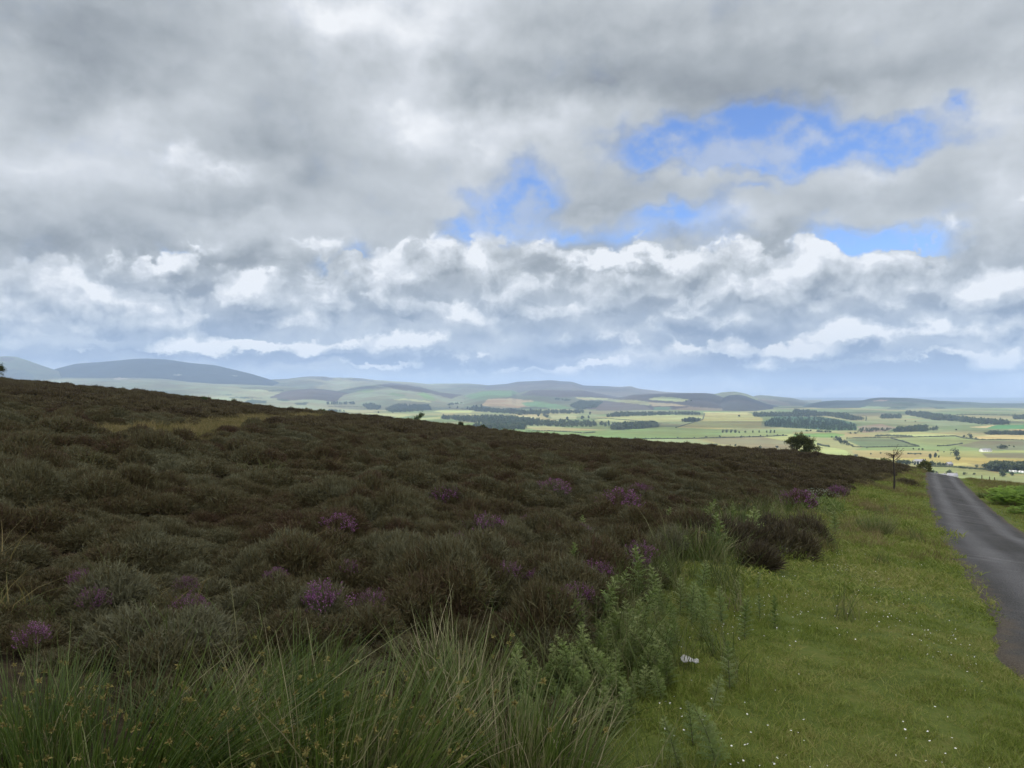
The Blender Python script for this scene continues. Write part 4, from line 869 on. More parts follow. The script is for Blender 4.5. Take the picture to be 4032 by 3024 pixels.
def low_bush(px, py, sx, sy, sz, label):
    root = put(empty('low_bush', (0, 0, 0), label, 'bush', 'low brown bushes on the verge'), px, py)
    mb = Shape(); d = sph_dirs(1500, -.05); lump = 1 + .35 * fbm(d[:, 0] * 2 + px, d[:, 1] * 2 + d[:, 2] * 2, 3)
    base = d * [sx, sy, sz] * (.5 + .45 * rng.random(len(d)) ** .3)[:, None] * lump[:, None]
    mb.add(*blades(base, d + [0, 0, .7] + rng.normal(0, .4, d.shape), .10 + .08 * rng.random(len(d)), .016, rng.normal(0, .3, d.shape), 2, None, .7))
    st = mb; n0_ = mb.n
    for k in range(9):
        e = rng.normal(0, .5, 3); st.add(*tube([(0, 0, -.05), (e[0] * sx * .5, e[1] * sy * .5, sz * .3), (e[0] * sx, e[1] * sy, sz * .7)], [.014, .010, .005], 5))
    mb.build('foliage', M_bush, root, second=(M_thstem, n0_)); return root
low_bush(783, 556, .58, .40, .38, 'largest low dark brown bush sitting on the verge turf'); low_bush(804, 543, .46, .36, .40, 'dark brown bush just behind the largest one')
low_bush(748, 553, .34, .28, .32, 'small dark bush left of the largest brown bush'); low_bush(759, 569, .20, .18, .20, 'tiny dark tussock like bush on the turf in front of the largest one')
low_bush(713, 551, .48, .34, .40, 'dark bush around the grey boulder'); low_bush(765, 542, .45, .34, .34, 'reddish brown bush between the rush clump and the largest bush'); low_bush(905, 486, .75, .6, .45, 'small dark bush behind the foot of the bare tree')
M_stone = plain('boulder_stone', (.12, .12, .112), .9, .6, 9.0)
mb = Shape(); th = np.linspace(0, 2 * PI, 25)[:-1]; ph = np.linspace(-1.3, 1.3, 13); T_, P2 = np.meshgrid(th, ph); k = 1 + .35 * fbm(np.cos(T_) * 1.6 + 4, np.sin(T_) * 1.6 + P2, 3)
V = np.stack([np.cos(P2) * np.cos(T_) * .24 * k, np.cos(P2) * np.sin(T_) * .17 * k, np.sin(P2) * .14 * k + .05], -1).reshape(-1, 3)
i = (np.arange(12)[:, None] * 24 + np.arange(24)[None]).ravel(); j = (np.arange(12)[:, None] * 24 + (np.arange(24)[None] + 1) % 24).ravel()
b_ = put(mb.add(V, np.stack([i, j, j + 24, i + 24], 1)).build('boulder', M_stone, None, True), 716, 549, .4, 1.0, .16); tag(b_, 'grey weathered boulder half hidden in the low bushes', 'boulder')
M_litter = plain('white_litter', (.46, .46, .44), .7, .4, 60.0)
pts_ = np.array([(-.065, .0), (-.045, .035), (.0, .042), (.03, .025), (.062, .012), (.068, -.018), (.035, -.036), (-.01, -.03), (-.05, -.026)])
gx_, gy_ = np.meshgrid(np.linspace(-.07, .07, 23), np.linspace(-.045, .045, 15)); zz = .020 * fbm(gx_ * 38, gy_ * 38, 3) + .035 + gy_ * .35 
ins = inpoly(gx_.ravel(), gy_.ravel(), [tuple(p) for p in pts_]); Fq = grid_faces(15, 23); Fq = Fq[ins[Fq].all(1)]
Vt = np.stack([gx_.ravel(), gy_.ravel(), zz.ravel()], 1); used = np.unique(Fq); rm_ = np.full(len(Vt), -1); rm_[used] = np.arange(len(used)); Vt = Vt[used]; Fq = rm_[Fq]
lt = npmesh('paper_scrap', Vt * 1.25, Fq, M_litter, smooth=False); sd = lt.modifiers.new('thick', 'SOLIDIFY'); sd.thickness = .006; put(lt, 689, 669, -.25, .78, .030); tag(lt, 'crumpled white scrap lying at the edge of the turf by the thistles', 'litter')
# bracken
def frond(sh, p, ang, up, L, tint):
    d = np.array([math.cos(ang), math.sin(ang), 0]); s = np.array([-math.sin(ang), math.cos(ang), 0]); m = 11
    mid = np.array([p + d * L * .75 * (k / m) + np.array([0, 0, L * (up * k / m - .55 * (k / m) ** 2)]) for k in range(m + 1)])
    for k in range(2, m):
        w_ = L * .34 * (1 - (k - 2) / (m - 2)) + .02
        for sg in (-1, 1):
            t1 = mid[k] + s * sg * w_ + d * w_ * .35 - np.array([0, 0, w_ * .22]); h_ = d * L * .033
            sh.add(np.array([mid[k] - h_, mid[k] + h_, t1 + h_ * .2, t1 - h_ * .2]), [(0, 1, 2, 3)], tint)
def bracken(px, py, r, n, sc, label):
    root = put(empty('bracken', (0, 0, 0), label, 'bracken', 'bracken beyond the road'), px, py); sh = Shape(); st = sh
    for k in range(n):
        a = rng.random() * 6.28; q = math.sqrt(rng.random()) * r; p = np.array([math.cos(a) * q, math.sin(a) * q, 0]); hh = sc * (.55 + .5 * rng.random()) * (1.1 - .45 * q / r)
        st.add(*tube([p, p + [0, 0, hh]], [.010, .006], 4))
        for m in range(4): frond(sh, p + [0, 0, hh * (.55 + .45 * rng.random())], rng.random() * 6.28, .55 + .4 * rng.random(), sc * (.5 + .3 * rng.random()), np.clip(rng.normal(.5, .25), 0, 1))
    sh.build('fronds', M_bracken, root)
bracken(1018, 508, 1.5, 120, 1.1, 'largest bright green bracken clump by the right edge beyond the road'); bracken(1001, 499, .75, 40, .95, 'small bracken clump on the left end of the bracken bank')
bracken(1040, 502, 1.9, 110, 1.15, 'bracken clump cut by the right edge of the view'); bracken(1026, 517, .75, 40, .6, 'lowest bracken clump nearest the road edge')
more_rush(RUSH[4], 983, 498, 1.0, 1.3, 'grey brown grass like rush clump left of the bracken beyond the road')

# ------------------------------------------------------------------ trees on the moor
M_bark = plain('dark_bark', (.045, .038, .030), .9, .4, 12.0); M_leaf_d = leafy('hawthorn_leaf', (.030,.040,.012), (.055,.070,.020), (.09,.10,.03), .2, 3.0)
M_leaf_g = leafy('sapling_leaf', (.035,.060,.015), (.065,.105,.028), None, .25, 3.0)
def branchy(root_pos, dirv, L, r, depth, tubes, tips, spread=.6, n=3, wind=(0, 0, 0), rngs=rng, shrink=.68):
    segs = 4; p = np.array(root_pos, float); d = np.array(dirv, float); d /= np.linalg.norm(d); path = [p.copy()]; rad = [r]
    for k in range(segs):
        d = d + rngs.normal(0, .16, 3) + np.array(wind) * .12; d /= np.linalg.norm(d); p = p + d * L / segs; path.append(p.copy()); rad.append(r * (1 - .45 * (k + 1) / segs))
        if depth > 0 and k >= 1:
            for q in range(n if k == segs - 1 else 1):
                nd = d + rngs.normal(0, spread, 3) + np.array([0, 0, .12]) + np.array(wind) * .25
                branchy(p, nd, L * shrink * (.75 + .4 * rngs.random()), rad[-1] * .62, depth - 1, tubes, tips, spread, n, wind, rngs, shrink)
    tubes.append((path, rad)); 
    if depth <= 1: tips += path[1:]
def tree_from(name, label, cat, px, py, height, trunk_h, r, depth, leaf, spread, wind, lsz, per, n=3, dz=0.0, base=None, lean=(0, 0, 1), shrink=.68, group=None):
    tb, tp = [], []; rg = np.random.default_rng(int(px * 7 + py))
    branchy((0, 0, -.15), lean, trunk_h, r, depth, tb, tp, spread, n, wind, rg, shrink)
    pts = np.array(tp); top = max(pts[:, 2].max(), max(q[0][-1][2] for q in tb)); k = height / top
    root = empty(name, (0, 0, 0), label, cat, group); put(root, px, py, 0, 1.0, dz)
    if base is not None: root.location = base
    tr = Shape()
    for path, rad in tb: tr.add(*tube(np.array(path) * k, np.maximum(np.array(rad), .006), 6 if rad[0] > .03 else 4))
    tr.build('trunk', M_bark, root, True)
    if per:
        c = np.repeat(pts * k, per, 0) + rg.normal(0, lsz * 1.3, (len(pts) * per, 3)); m = len(c)
        Shape().add(*blades(c, rg.normal(size=(m, 3)), lsz * (.8 + .6 * rg.random(m)), lsz * .75, 0.0, 1, None, .4)).build('crown', leaf, root)
    return root
def crest_at(px, y=None):
    """a point on the moor in the direction px, at forward distance y"""
    X = (px - CX) / F_PX; y = y or DC; return Vector((X * y, y, float(moor(X * y, y))))
h_b = crest_at(797, 90)
tree_from('hawthorn', 'round dark windblown hawthorn standing alone on the moor skyline', 'tree', 797, 455, 2.75, .75, .12, 4, M_leaf_d, .85, (.25, 0, 0), .055, 4, 4, base=h_b, shrink=.72).scale = (1.38, 1.25, 1.0)
tree_from('sapling', 'small sparse sapling on the skyline left of the middle', 'tree', 419, 424, 1.45, 1.0, .03, 2, M_leaf_g, .38, (0, 0, .1), .07, 8, 3, base=crest_at(419, 88))
tree_from('hawthorn', 'leafy brown tree cut by the left edge on the skyline', 'tree', -6, 379, 2.2, .8, .08, 3, M_leaf_d, .7, (.2, 0, 0), .06, 5, 3, base=crest_at(-7, 88))
tree_from('sapling', 'tiny green sapling on the left part of the skyline', 'tree', 235, 405, .85, .3, .02, 2, M_leaf_g, .6, (0, 0, 0), .05, 6, 3, base=crest_at(235, 88))
# the tall bare tree by the road
bt = at(894, 492); bt_h = 43 * bt.y / F_PX
root = empty('bare_tree', bt, 'thin tall bare trunked tree with a sparse windswept top beside the road', 'tree'); tr = Shape(); br = Shape(); lf = Shape(); rg = np.random.default_rng(5)
zs = np.linspace(-.1, bt_h * .86, 9); tr.add(*tube(np.stack([.03 * np.sin(zs * 2), 0 * zs, zs], 1), .062 - .034 * zs / bt_h, 7)); tr.build('trunk', M_bark, root, True)
M_larch = leafy('withered_needles', (.085,.060,.030), (.15,.12,.055), None, .1, 4.0)
for k in range(24):
    z = bt_h * (.68 + .20 * rg.random()); right = rg.random() < .66; a = rg.normal(0.15, .7) if right else rg.normal(PI, .5); L = bt_h * (.10 + .14 * rg.random()) * (1.0 if right else .85); upk = (.75 if right else .25) + rg.normal(0, .25)
    d = np.array([math.cos(a), math.sin(a) * .8, upk]); p0 = np.array([0, 0, z]); path = [p0, p0 + d * L * .5, p0 + d * L + [0.04, 0, .06 * L]]
    br.add(*tube(path, [.014, .009, .004], 4))
    m = 7; t = .25 + .75 * rg.random(m); c = p0 + d * L * t[:, None] + rg.normal(0, .025, (m, 3))
    br.add(*blades(c, d + rg.normal(0, .6, (m, 3)), .10, .006, 0.0, 1, None, .3)); lf.add(*blades(c, d + rg.normal(0, .9, (m, 3)), .06, .022, 0.0, 1, None, .3))
br.build('branches', M_bark, root); lf.build('needles', M_larch, root)
def skyline_bush(px, y, w_, h, mat, label, name='skyline_bush'):
    root = empty(name, crest_at(px, y), label, 'bush'); d = sph_dirs(700, -.1); k = 1 + .5 * fbm(d[:, 0] * 2.3 + px, d[:, 2] * 2.3 + d[:, 1], 3)
    base = d * [w_, w_ * .8, h] * k[:, None] * (.45 + .55 * rng.random(len(d)) ** .4)[:, None] + [0, 0, .15]
    st = Shape().add(*blades(base, d + rng.normal(0, .6, d.shape), .16 * h + .05, .07 * h + .02, 0.0, 1, None, .5)); n0_ = st.n
    for q in range(5):
        e = rng.normal(0, .5, 2); st.add(*tube([(0, 0, -.1), (e[0] * w_ * .5, e[1] * w_ * .4, h * .6)], [.03, .012], 5))
    st.build('foliage', mat, root, second=(M_bark, n0_)); return root
skyline_bush(461, 88, .38, .62, M_leaf_d, 'dark rounded bush on the skyline between the sapling and the low spreading bush'); skyline_bush(482.5, 88, .62, .55, M_leaf_d, 'low spreading dark bush on the skyline near the picture centre')
skyline_bush(322, 80, .45, .55, M_leaf_g, 'low green bush in the heather just below the skyline, left of the sapling'); skyline_bush(204, 70, .35, .45, M_leaf_g, 'yellowish green bush in the heather below the left skyline')
skyline_bush(885, 98, .9, .75, M_leaf_g, 'pale green bush on the skyline left of the bare tree')
skyline_bush(924, 86, .75, 1.05, leafy('roadside_bush_leaf', (.050,.065,.015), (.085,.10,.028), (.13,.13,.05), .2, 2.0), 'olive green bush at the left side of the road by the crest')
# fence beyond the road
M_post = plain('weathered_post', (.12, .10, .08), .9, .4, 20.0)
fr = empty('wire_fence', crest_at(985, 96), 'three short wooden fence posts with wire beyond the road crest', 'fence'); px_ = [981.3, 989, 994, 1003, 1014]
tops = []
for k, p in enumerate(px_[:3]):
    q = crest_at(p, 95 + k) - fr.location; V, Fq = tube([(q.x, q.y, q.z - .2), (q.x, q.y, q.z + .85)], [.06, .05], 6); tops.append((q.x, q.y, q.z + .7)); Shape().add(V, Fq).build('post', M_post, fr)
w_ = Shape()
for dz in (0, -.25): w_.add(*tube(np.array(tops) + [0, 0, dz], [.006] * 3, 4))
w_.build('wire', M_post, fr)
# ------------------------------------------------------------------ trees, hedges and houses of the valley
M_vt = leafy('valley_tree_leaf', (.028,.042,.018), (.048,.066,.028), (.075,.095,.040), .15, .08)
M_vt2 = leafy('valley_tree_leaf_pale', (.10,.125,.08), (.14,.165,.10), None, .15, .08)
M_con = leafy('plantation_leaf', (.036,.066,.028), (.055,.095,.040), None, .1, .05)
def far_crown(kind, n, seed):
    """a crown about one unit tall, base at 0"""
    r_ = np.random.default_rng(seed); mb = Shape()
    if kind == 'round':
        cs = [(r_.normal(0, .17), r_.normal(0, .17), r_.uniform(.30, .78), r_.uniform(.18, .30)) for k in range(9)] + [(0, 0, .5, .33)]
    elif kind == 'tall':
        cs = [(r_.normal(0, .07), r_.normal(0, .07), z, .17 * math.sin(PI * (z * .85 + .12)) + .06) for z in np.linspace(.18, .92, 9)]
    elif kind == 'conifer':
        cs = [(0, 0, z, .27 * (1.04 - z) + .015) for z in np.linspace(.12, .97, 10)]
    else:
        cs = [(r_.normal(0, .38), r_.normal(0, .26), r_.uniform(.25, .6), r_.uniform(.2, .36)) for k in range(10)]
    per = n // len(cs)
    for (x, y, z, q) in cs:
        d = r_.normal(size=(per, 3)); d /= np.linalg.norm(d, axis=1, keepdims=True); c = np.array([x, y, z]) + d * q * (.65 + .4 * r_.random((per, 1))); c[:, 2] = np.maximum(c[:, 2], .03)
        mb.add(*blades(c, r_.normal(size=(per, 3)), .10 + .07 * r_.random(per), .10, 0.0, 1, np.clip(r_.normal(.5, .25), 0, 1), .2))
    return mb
def trunk_shape(top=.35, r=.03):
    return Shape().add(*tube([(0, 0, -.06), (.01, 0, top * .5), (0, .01, top)], [r, r * .8, r * .5], 5))
KINDS = {}
for kd in ('round', 'tall', 'conifer', 'bushy'):
    KINDS[kd] = []
    for s in range(3):
        cr = far_crown(kd, 300, 10 * s + len(kd)).build('crown', M_vt, link=False); tr = trunk_shape(.3 if kd != 'conifer' else .6).build('trunk', M_bark, link=False)
        KINDS[kd].append((cr.data, tr.data))
pale_cr = [far_crown('round', 300, 77 + s).build('crown', M_vt2, link=False).data for s in range(2)]
def valley_tree(px, py, h, label, group, kind='round', pale=False):
    p = on_far(px, py)
    if p is None: return
    H = h * p.y / F_PX; root = empty('valley_tree', p, label, 'tree', group, rng.random() * 6.28, H)
    cr, tr = KINDS[kind][int(rng.integers(0, 3))]
    if pale: cr = pale_cr[int(rng.integers(0, 2))]
    for nm, me in (('crown', cr), ('trunk', tr)):
        o = bpy.data.objects.new(nm, me); COL.objects.link(o); o.parent = root
def trees(c, rows, label, kind='round', pale=False):
    for (x, y, h) in rows: px, py = c(x, y); valley_tree(px, py, h, label, label, kind if isinstance(kind, str) else kind[int(rng.integers(0, len(kind)))], pale)
trees(c3, [(912,664,1.6),(1005,662,2.1),(1090,662,1.6),(1170,660,1.7),(1345,657,1.9),(1475,657,1.8),(1570,652,2.2),(1680,650,2.4),(1845,652,2.4),(1915,648,1.9),(2000,643,1.9),(2055,641,1.9),(2135,635,1.7),(2180,633,1.7)], 'small dark tree in the row along the field wall above the moor skyline')
trees(c4, [(45,579,1.6),(130,573,1.6),(175,572,1.4),(400,579,1.8),(590,587,1.8),(625,591,2.8)], 'small round tree at the edge of the bright green field behind the hawthorn')
trees(c4, [(640,612,5),(662,627,5.5),(690,642,5.5),(728,652,3.2),(762,657,2.4)], 'tree in the dark diagonal clump right of and above the hawthorn', ('round', 'bushy'))
trees(c4, [(1705,588,3),(1765,594,5),(1805,600,2.2)], 'tree of the three at the left end of the straw coloured field')
trees(c4, [(2040,680,5.4),(2012,678,3.6)], 'dark tree of the pair on the grey brown field at the far right', 'bushy')
trees(c4, [(2087,657,1.5),(2127,668,1.8)], 'tiny tree right of the dark pair on the grey brown field')
trees(c4, [(1645,748,8)], 'tall spreading pale green tree standing alone beyond the road'); trees(c4, [(1655,778,4.2)], 'smaller tree directly below the tall spreading one beyond the road')
trees(c4, [(1420,760,4.6),(1463,752,4.6),(1492,754,2.4)], 'tree of the small group in the tan field above the road end', ('tall', 'round'))
trees(c4, [(790,757,4),(920,730,2),(1000,724,2),(885,677,1.4)], 'scattered small tree on the tan field left of the bare tree', 'round', True)
trees(c4, [(1280,687,1.8),(1325,690,1.8),(1355,692,2.2),(1485,702,1.5),(1535,710,1.4)], 'scattered small tree on the green strip above the tan field')
trees(c4, [(1240,724,1.5),(1290,728,1.5),(1340,728,1.5)], 'low bush like tree in the broken line across the tan field', 'bushy')
trees(c4, [(1210,449,1.6),(1295,454,1.4)], 'tiny tree on the pasture between the two dark woods'); trees(c4, [(1640,526,2)], 'small round tree on the green slope left of the long dark shelterbelt')
trees(c4, [(1150,807,4.5),(1180,812,5.5),(1215,814,6),(1245,811,5)], 'dark tree of the grove just right of the bare tree', ('round', 'bushy')); trees(c4, [(1290,817,3.8),(1318,817,3.8)], 'dark upright tree of the pair beside the pale barn', 'tall')
trees(c4, [(1350,827,4),(1395,827,5.5),(1425,828,6.2),(1455,828,5.8),(1500,831,4.4),(1538,831,4.4)], 'dark tree of the larger grove above the road end', ('round', 'bushy'))
trees(c4, [(1608,832,2.6),(1680,844,2.6),(1705,846,2.8)], 'dark tree of the hedge line beside the small grey house', 'bushy'); trees(c4, [(1755,852,2),(1797,852,1.9)], 'round bush of the pair right of the hedge line', 'bushy')
trees(c4, [(1440,895,4.6),(1478,898,3.6)], 'tree behind the left white roofed cottage'); trees(c4, [(1580,897,5.2)], 'tall dark tree standing between the two cottages', 'round'); trees(c4, [(1612,897,2.4)], 'small tree touching the right cottage')
trees(c4, [(1705,897,3.2)], 'dark tree just beyond the right verge of the road', 'bushy'); trees(c4, [(1790,897,2.4)], 'flat topped bush beyond the right verge', 'bushy'); trees(c4, [(2030,916,7.2)], 'large dark tree by the pale caravans at the right'); trees(c4, [(2110,908,4)], 'smaller dark tree right of the large one by the caravans')
trees(c4, [(1812,842,3.6),(1868,842,4.4)], 'pale grey green tree of the pair left of the big dark wood', 'round', True)
trees(c3, [(20,457,5),(45,462,5),(90,472,5),(130,470,6),(185,462,6),(240,482,4),(290,482,3.5),(310,494,4),(390,462,3.2),(470,512,3.6),(590,507,4),(640,497,3),(650,467,3),(505,452,2.6),(540,460,2.6),(420,458,2.6)], 'dark tree among the village fields at the foot of the middle hills', ('round', 'tall', 'bushy'))
trees(c2, [(1760,542,6),(1800,542,6.5),(1850,547,5),(1690,527,3),(2040,552,4),(2110,572,5),(2190,562,5)], 'dark tree of the parkland below the brown hillside field', ('round', 'conifer', 'tall'))
trees(c2, [(1550,517,2),(1610,520,2.4),(985,557,2),(1100,557,1.6),(885,597,2.6),(715,547,1.4)], 'lone small tree among the bright fields above the sapling')
trees(c3, [(1800,720,2.6),(1760,712,1.2),(1995,747,4.2),(2130,732,2.8)], 'small tree on the pale fields just above the heather, left of the hawthorn'); trees(c3, [(1410,367,1.8),(1450,364,1.8)], 'tiny tree on the pale patch of the dark moor hill'); trees(c3, [(1830,487,2.4)], 'small dark tree above the yellow field')
trees(c4, [(380,533,2.2),(410,530,2),(470,537,2.8),(500,540,2.8),(540,542,3),(575,542,2.6)], 'tree of the ragged line in front of the green plantation', 'bushy'); trees(c4, [(750,552,2.2),(785,552,2.2)], 'tree of the short pair right of the ragged line', 'bushy')
trees(c3, [(1700,612,3.2),(1730,612,3.4),(1765,613,3.6),(1800,613,3.4),(1832,614,2.2),(1880,612,2.4),(1940,612,2.4),(1990,612,2.4),(2050,612,2.4),(2080,613,3),(2110,612,2.8)], 'dark tree of the belt across the green fields left of the hawthorn', ('round', 'tall'))
# woods: each reads as one mass
TREE_SRC = []
for kd in ('round', 'tall', 'conifer', 'bushy'):
    for s in range(2):
        sh = far_crown(kd, 110, 31 * s + len(kd)); n0_ = sh.n; sh.add(*tube([(0, 0, -.05), (0, 0, .3)], [.03, .02], 4)); TREE_SRC.append(sh.build('wood_tree', M_vt if kd != 'conifer' else M_con, second=(M_bark, n0_), link=False))
def wood(c, s, label, hm=11.0, kinds=(0, 8), dens=.55, edge=True, wide=1.0):
    pl_ = poly(c, s); P_ = np.array(pl_); a0, b0 = P_.min(0); a1, b1 = P_.max(0); n = int((a1 - a0) * (b1 - b0) * dens * 3) + 30
    X = rng.uniform(a0, a1, n); Y = rng.uniform(b0, b1, n); pts = []; sc = []; want = (a1 - a0) * (b1 - b0) * dens
    for x, y in zip(X, Y):
        if len(pts) > 520 or not inpoly(x, y, pl_): continue
        p = on_far(x, y)
        if p is None: continue
        H = hm * (.75 + .5 * rng.random()); hp = H / p.y * F_PX
        if not inpoly(x, y - .75 * hp, pl_): continue
        pts.append(p); sc.append(H)
    if len(pts) < 4:                         # a belt thinner than its trees: one row along its foot
        for k in range(int((a1 - a0) * .9) + 3):
            p = on_far(rng.uniform(a0, a1), b1 - .1)
            if p is not None: pts.append(p); sc.append(max(3, (b1 - b0)) * p.y / F_PX * rng.uniform(.8, 1.1))
    sc = np.array(sc); n = len(pts); rt = np.zeros((n, 3)); rt[:, 2] = rng.random(n) * 6.28
    scatter('wood', np.array([p[:] for p in pts]), rt, np.stack([sc * wide, sc * wide, sc], 1), rng.integers(kinds[0], kinds[1], n), TREE_SRC, label, 'wood')
wood(c4, '20,452 100,410 500,410 700,440 800,470 800,525 600,525 200,502 30,492', 'large even green young plantation in the middle of the valley', 8, (4, 6), .8, wide=1.4)
wood(c4, '250,412 270,345 430,358 560,375 740,385 745,402 890,415 885,442 750,438 560,405', 'dark wood along the top of the green plantation', 16, (0, 8), .8)
wood(c4, '985,425 1020,388 1165,393 1165,425', 'small dark wood on the pasture above the felled patch', 15, (0, 8), .9)
wood(c4, '1210,388 1220,362 1400,370 1560,393 1800,420 2085,440 2085,478 1850,474 1650,448 1450,438 1270,405', 'long dark shelterbelt running to the right above the straw fields', 15, (0, 8), .8)
wood(c4, '2105,430 2130,396 2300,396 2300,432', 'dark wood cut by the right edge above the long shelterbelt', 15, (0, 8), .8)
wood(c4, '1835,558 1900,530 2300,528 2300,563 1950,562', 'dark hedge wood just above the straw coloured field at the right', 9, (0, 8), .8)
wood(c4, '1885,862 1893,812 1960,790 2300,795 2300,880 2000,875', 'big dark wood at the right edge behind the pale caravans', 10, (0, 2), .5, wide=1.1)
wood(c4, '1060,538 1140,498 1390,476 1395,536', 'mixed wood right of the brown felled patch', 10, (0, 8), .8); wood(c4, '800,545 830,500 1140,500 1050,535', 'brown thin wood on the felled patch', 5, (2, 4), .3)
wood(c4, '1400,510 1480,485 1500,520 1400,530', 'loose trees at the right end of the mixed wood', 8, (0, 8), .4)
wood(c3, '-200,600 130,585 140,555 480,570 800,562 830,525 600,513 200,500 0,478 -200,470', 'long dark wood across the middle of the valley', 13, (0, 8), .75)
wood(c3, '800,588 830,535 1150,520 1245,560 1180,570 900,590', 'dark wood with a rounded end left of the oval wood', 13, (0, 8), .75); wood(c3, '1356,525 1370,505 1440,494 1520,496 1528,518 1440,527', 'small oval wood alone on the bright fields', 13, (0, 8), 1.3)
wood(c3, '690,492 860,447 1500,445 1555,470 1300,470 870,486', 'narrow dark wood along the top of the bright fields', 13, (0, 8), .8); wood(c3, '0,460 200,428 600,428 600,458 200,466', 'village trees below the green hill at the centre', 13, (0, 8), .45)
wood(c3, '480,395 560,352 760,362 700,412 560,432', 'dark wooded gully on the hillside left of the brown moor', 12, (0, 8), .9); wood(c3, '1895,485 1950,452 2250,452 2250,485', 'dark wood at the left end of the green plantation', 16, (0, 8), .8)
wood(c3, '330,345 400,333 520,350 480,362', 'small wood at the top of the green hill', 12, (0, 8), .6)
wood(c2, '555,548 600,525 680,528 790,548', 'small dark wood among the bright fields at the left', 12, (0, 8), .8); wood(c2, '840,485 930,472 1020,500 980,532 900,527', 'dark green wood left of the pale tilted field', 13, (0, 8), .8)
wood(c2, '1020,522 1130,478 1400,488 1400,532 1200,552 1060,547', 'dark wood right of the pale tilted field', 13, (0, 8), .7); wood(c2, '1680,528 1740,498 1900,518 2100,530 2260,540 2260,568 2000,562 1750,542', 'dark parkland trees below the brown hillside field', 14, (0, 8), .6)
wood(c2, '1480,602 1500,568 1700,575 1900,568 2060,580 2260,600 2260,655 1900,652 1700,628', 'large dark wood above the pale brown field', 13, (0, 8), .7); wood(c2, '1690,668 1750,637 1880,643 1885,664', 'small dark wood just above the heather skyline, right of the sapling', 13, (0, 8), 1.0)
wood(c2, '1975,685 2000,648 2140,653 2150,686', 'square dark wood just above the heather skyline near the centre', 13, (0, 8), 1.0); wood(c2, '1500,492 1560,473 1710,468 1560,497', 'thin dark wood at the mouth of the side valley', 12, (0, 8), .9)
wood(c2, '940,610 1000,590 1150,600 1130,615', 'thin wood above the heather left of the sapling', 11, (0, 8), .7); wood(c2, '580,488 680,472 800,484 640,486', 'thin belt of trees above the bright strip field', 11, (0, 8), .8)
# hedges and walls
M_hedge = leafy('hedge_leaf', (.030,.040,.016), (.055,.066,.026), None, .1, .1)
def hedge(c, s, label, hgt=2.2, wd=2.6):
    raw = poly(c, s); pp = []
    for (a, b_), (a2, b2) in zip(raw[:-1], raw[1:]):
        m = max(2, int(abs(a2 - a) / .8) + 1); pp += [(a + (a2 - a) * k / m, b_ + (b2 - b_) * k / m) for k in range(m)]
    pp.append(raw[-1]); P_ = [on_far(*q) for q in pp]; P_ = [p for p in P_ if p is not None]
    if len(P_) < 2: return
    V = []; F = []
    for k, p in enumerate(P_):
        d = (P_[min(k + 1, len(P_) - 1)] - P_[max(k - 1, 0)]); d.z = 0
        if d.length < 1e-6: d = Vector((1, 0, 0))
        d.normalize(); s_ = Vector((-d.y, d.x, 0)); h = hgt * (.6 + .7 * rng.random())
        for (u, z) in ((-.5, -.6), (-.55, .6), (-.2, 1), (.25, .95), (.55, .55), (.5, -.6)):
            q = p + s_ * u * wd; V.append((q.x, q.y, p.z + z * h + rng.normal(0, .1)))
        if k:
            for j in range(5): a = (k - 1) * 6 + j; F.append((a, a + 1, a + 7, a + 6))
    F += [(5, 4, 1, 0), (4, 3, 2, 1)]; e = (len(P_) - 1) * 6; F += [(e, e + 1, e + 4, e + 5), (e + 1, e + 2, e + 3, e + 4)]
    o = npmesh('hedgerow', V, np.array(F), M_hedge, attrs={'tint': ('FLOAT', rng.random(len(V)))}); tag(o, label, 'hedge')
hedge(c3, '905,664 1200,660 1470,658 1700,652 2000,644 2212,635', 'long dark field wall with little trees just above the moor skyline'); hedge(c4, '715,593 860,588 1090,585 1300,582 1640,573', 'hedge along the bottom of the bright field above the two green fields')
hedge(c4, '1090,590 1200,622 1270,645 1325,660', 'dark slanting wall between the two big green fields'); hedge(c4, '1640,575 1700,590 1830,604 2000,605 2250,609', 'hedge along the bottom of the straw coloured field'); hedge(c4, '1480,658 1570,655 1690,637', 'short broken hedge at the foot of the right green field')
hedge(c4, '468,645 510,655 570,664', 'short dark hedge in the pale field right of the hawthorn', 3.2); hedge(c4, '1560,832 1700,842 1860,855 2010,873 2250,880', 'dark hedge running right to the big dark wood'); hedge(c4, '1380,826 1480,832 1570,833', 'hedge in front of the larger grove above the road end')
hedge(c4, '960,575 1060,570 1270,578', 'thick bushy hedge in front of the bright field', 3.4, 5); hedge(c3, '1330,572 1450,535 1540,510 1560,455', 'hedge rising between the bright field and the yellow field'); hedge(c3, '660,505 800,500 960,512 1050,522', 'faint hedge across the bright field left of the oval wood')
hedge(c3, '140,600 320,598 500,606 590,615', 'dark hedge low on the green field near the centre'); hedge(c3, '600,615 640,612 690,608', 'short hedge right of the dark one near the centre'); hedge(c2, '540,556 700,553 860,562 1120,590', 'hedge below the bright strips left of the sapling')
hedge(c2, '590,505 700,503 860,508', 'hedge under the bright strip field at the left'); hedge(c4, '1230,722 1340,722', 'thin low hedge on the tan field', 1.6); hedge(c4, '1640,392 1900,396 2250,400', 'far dark hedge line at the foot of the right hand plateau', 4); hedge(c4, '760,664 900,668 1100,664 1330,660', 'hedge between the green fields and the tan field', 1.8)
hedge(c3, '1560,712 1620,706 1660,708', 'short hedge on the pale field just above the heather')
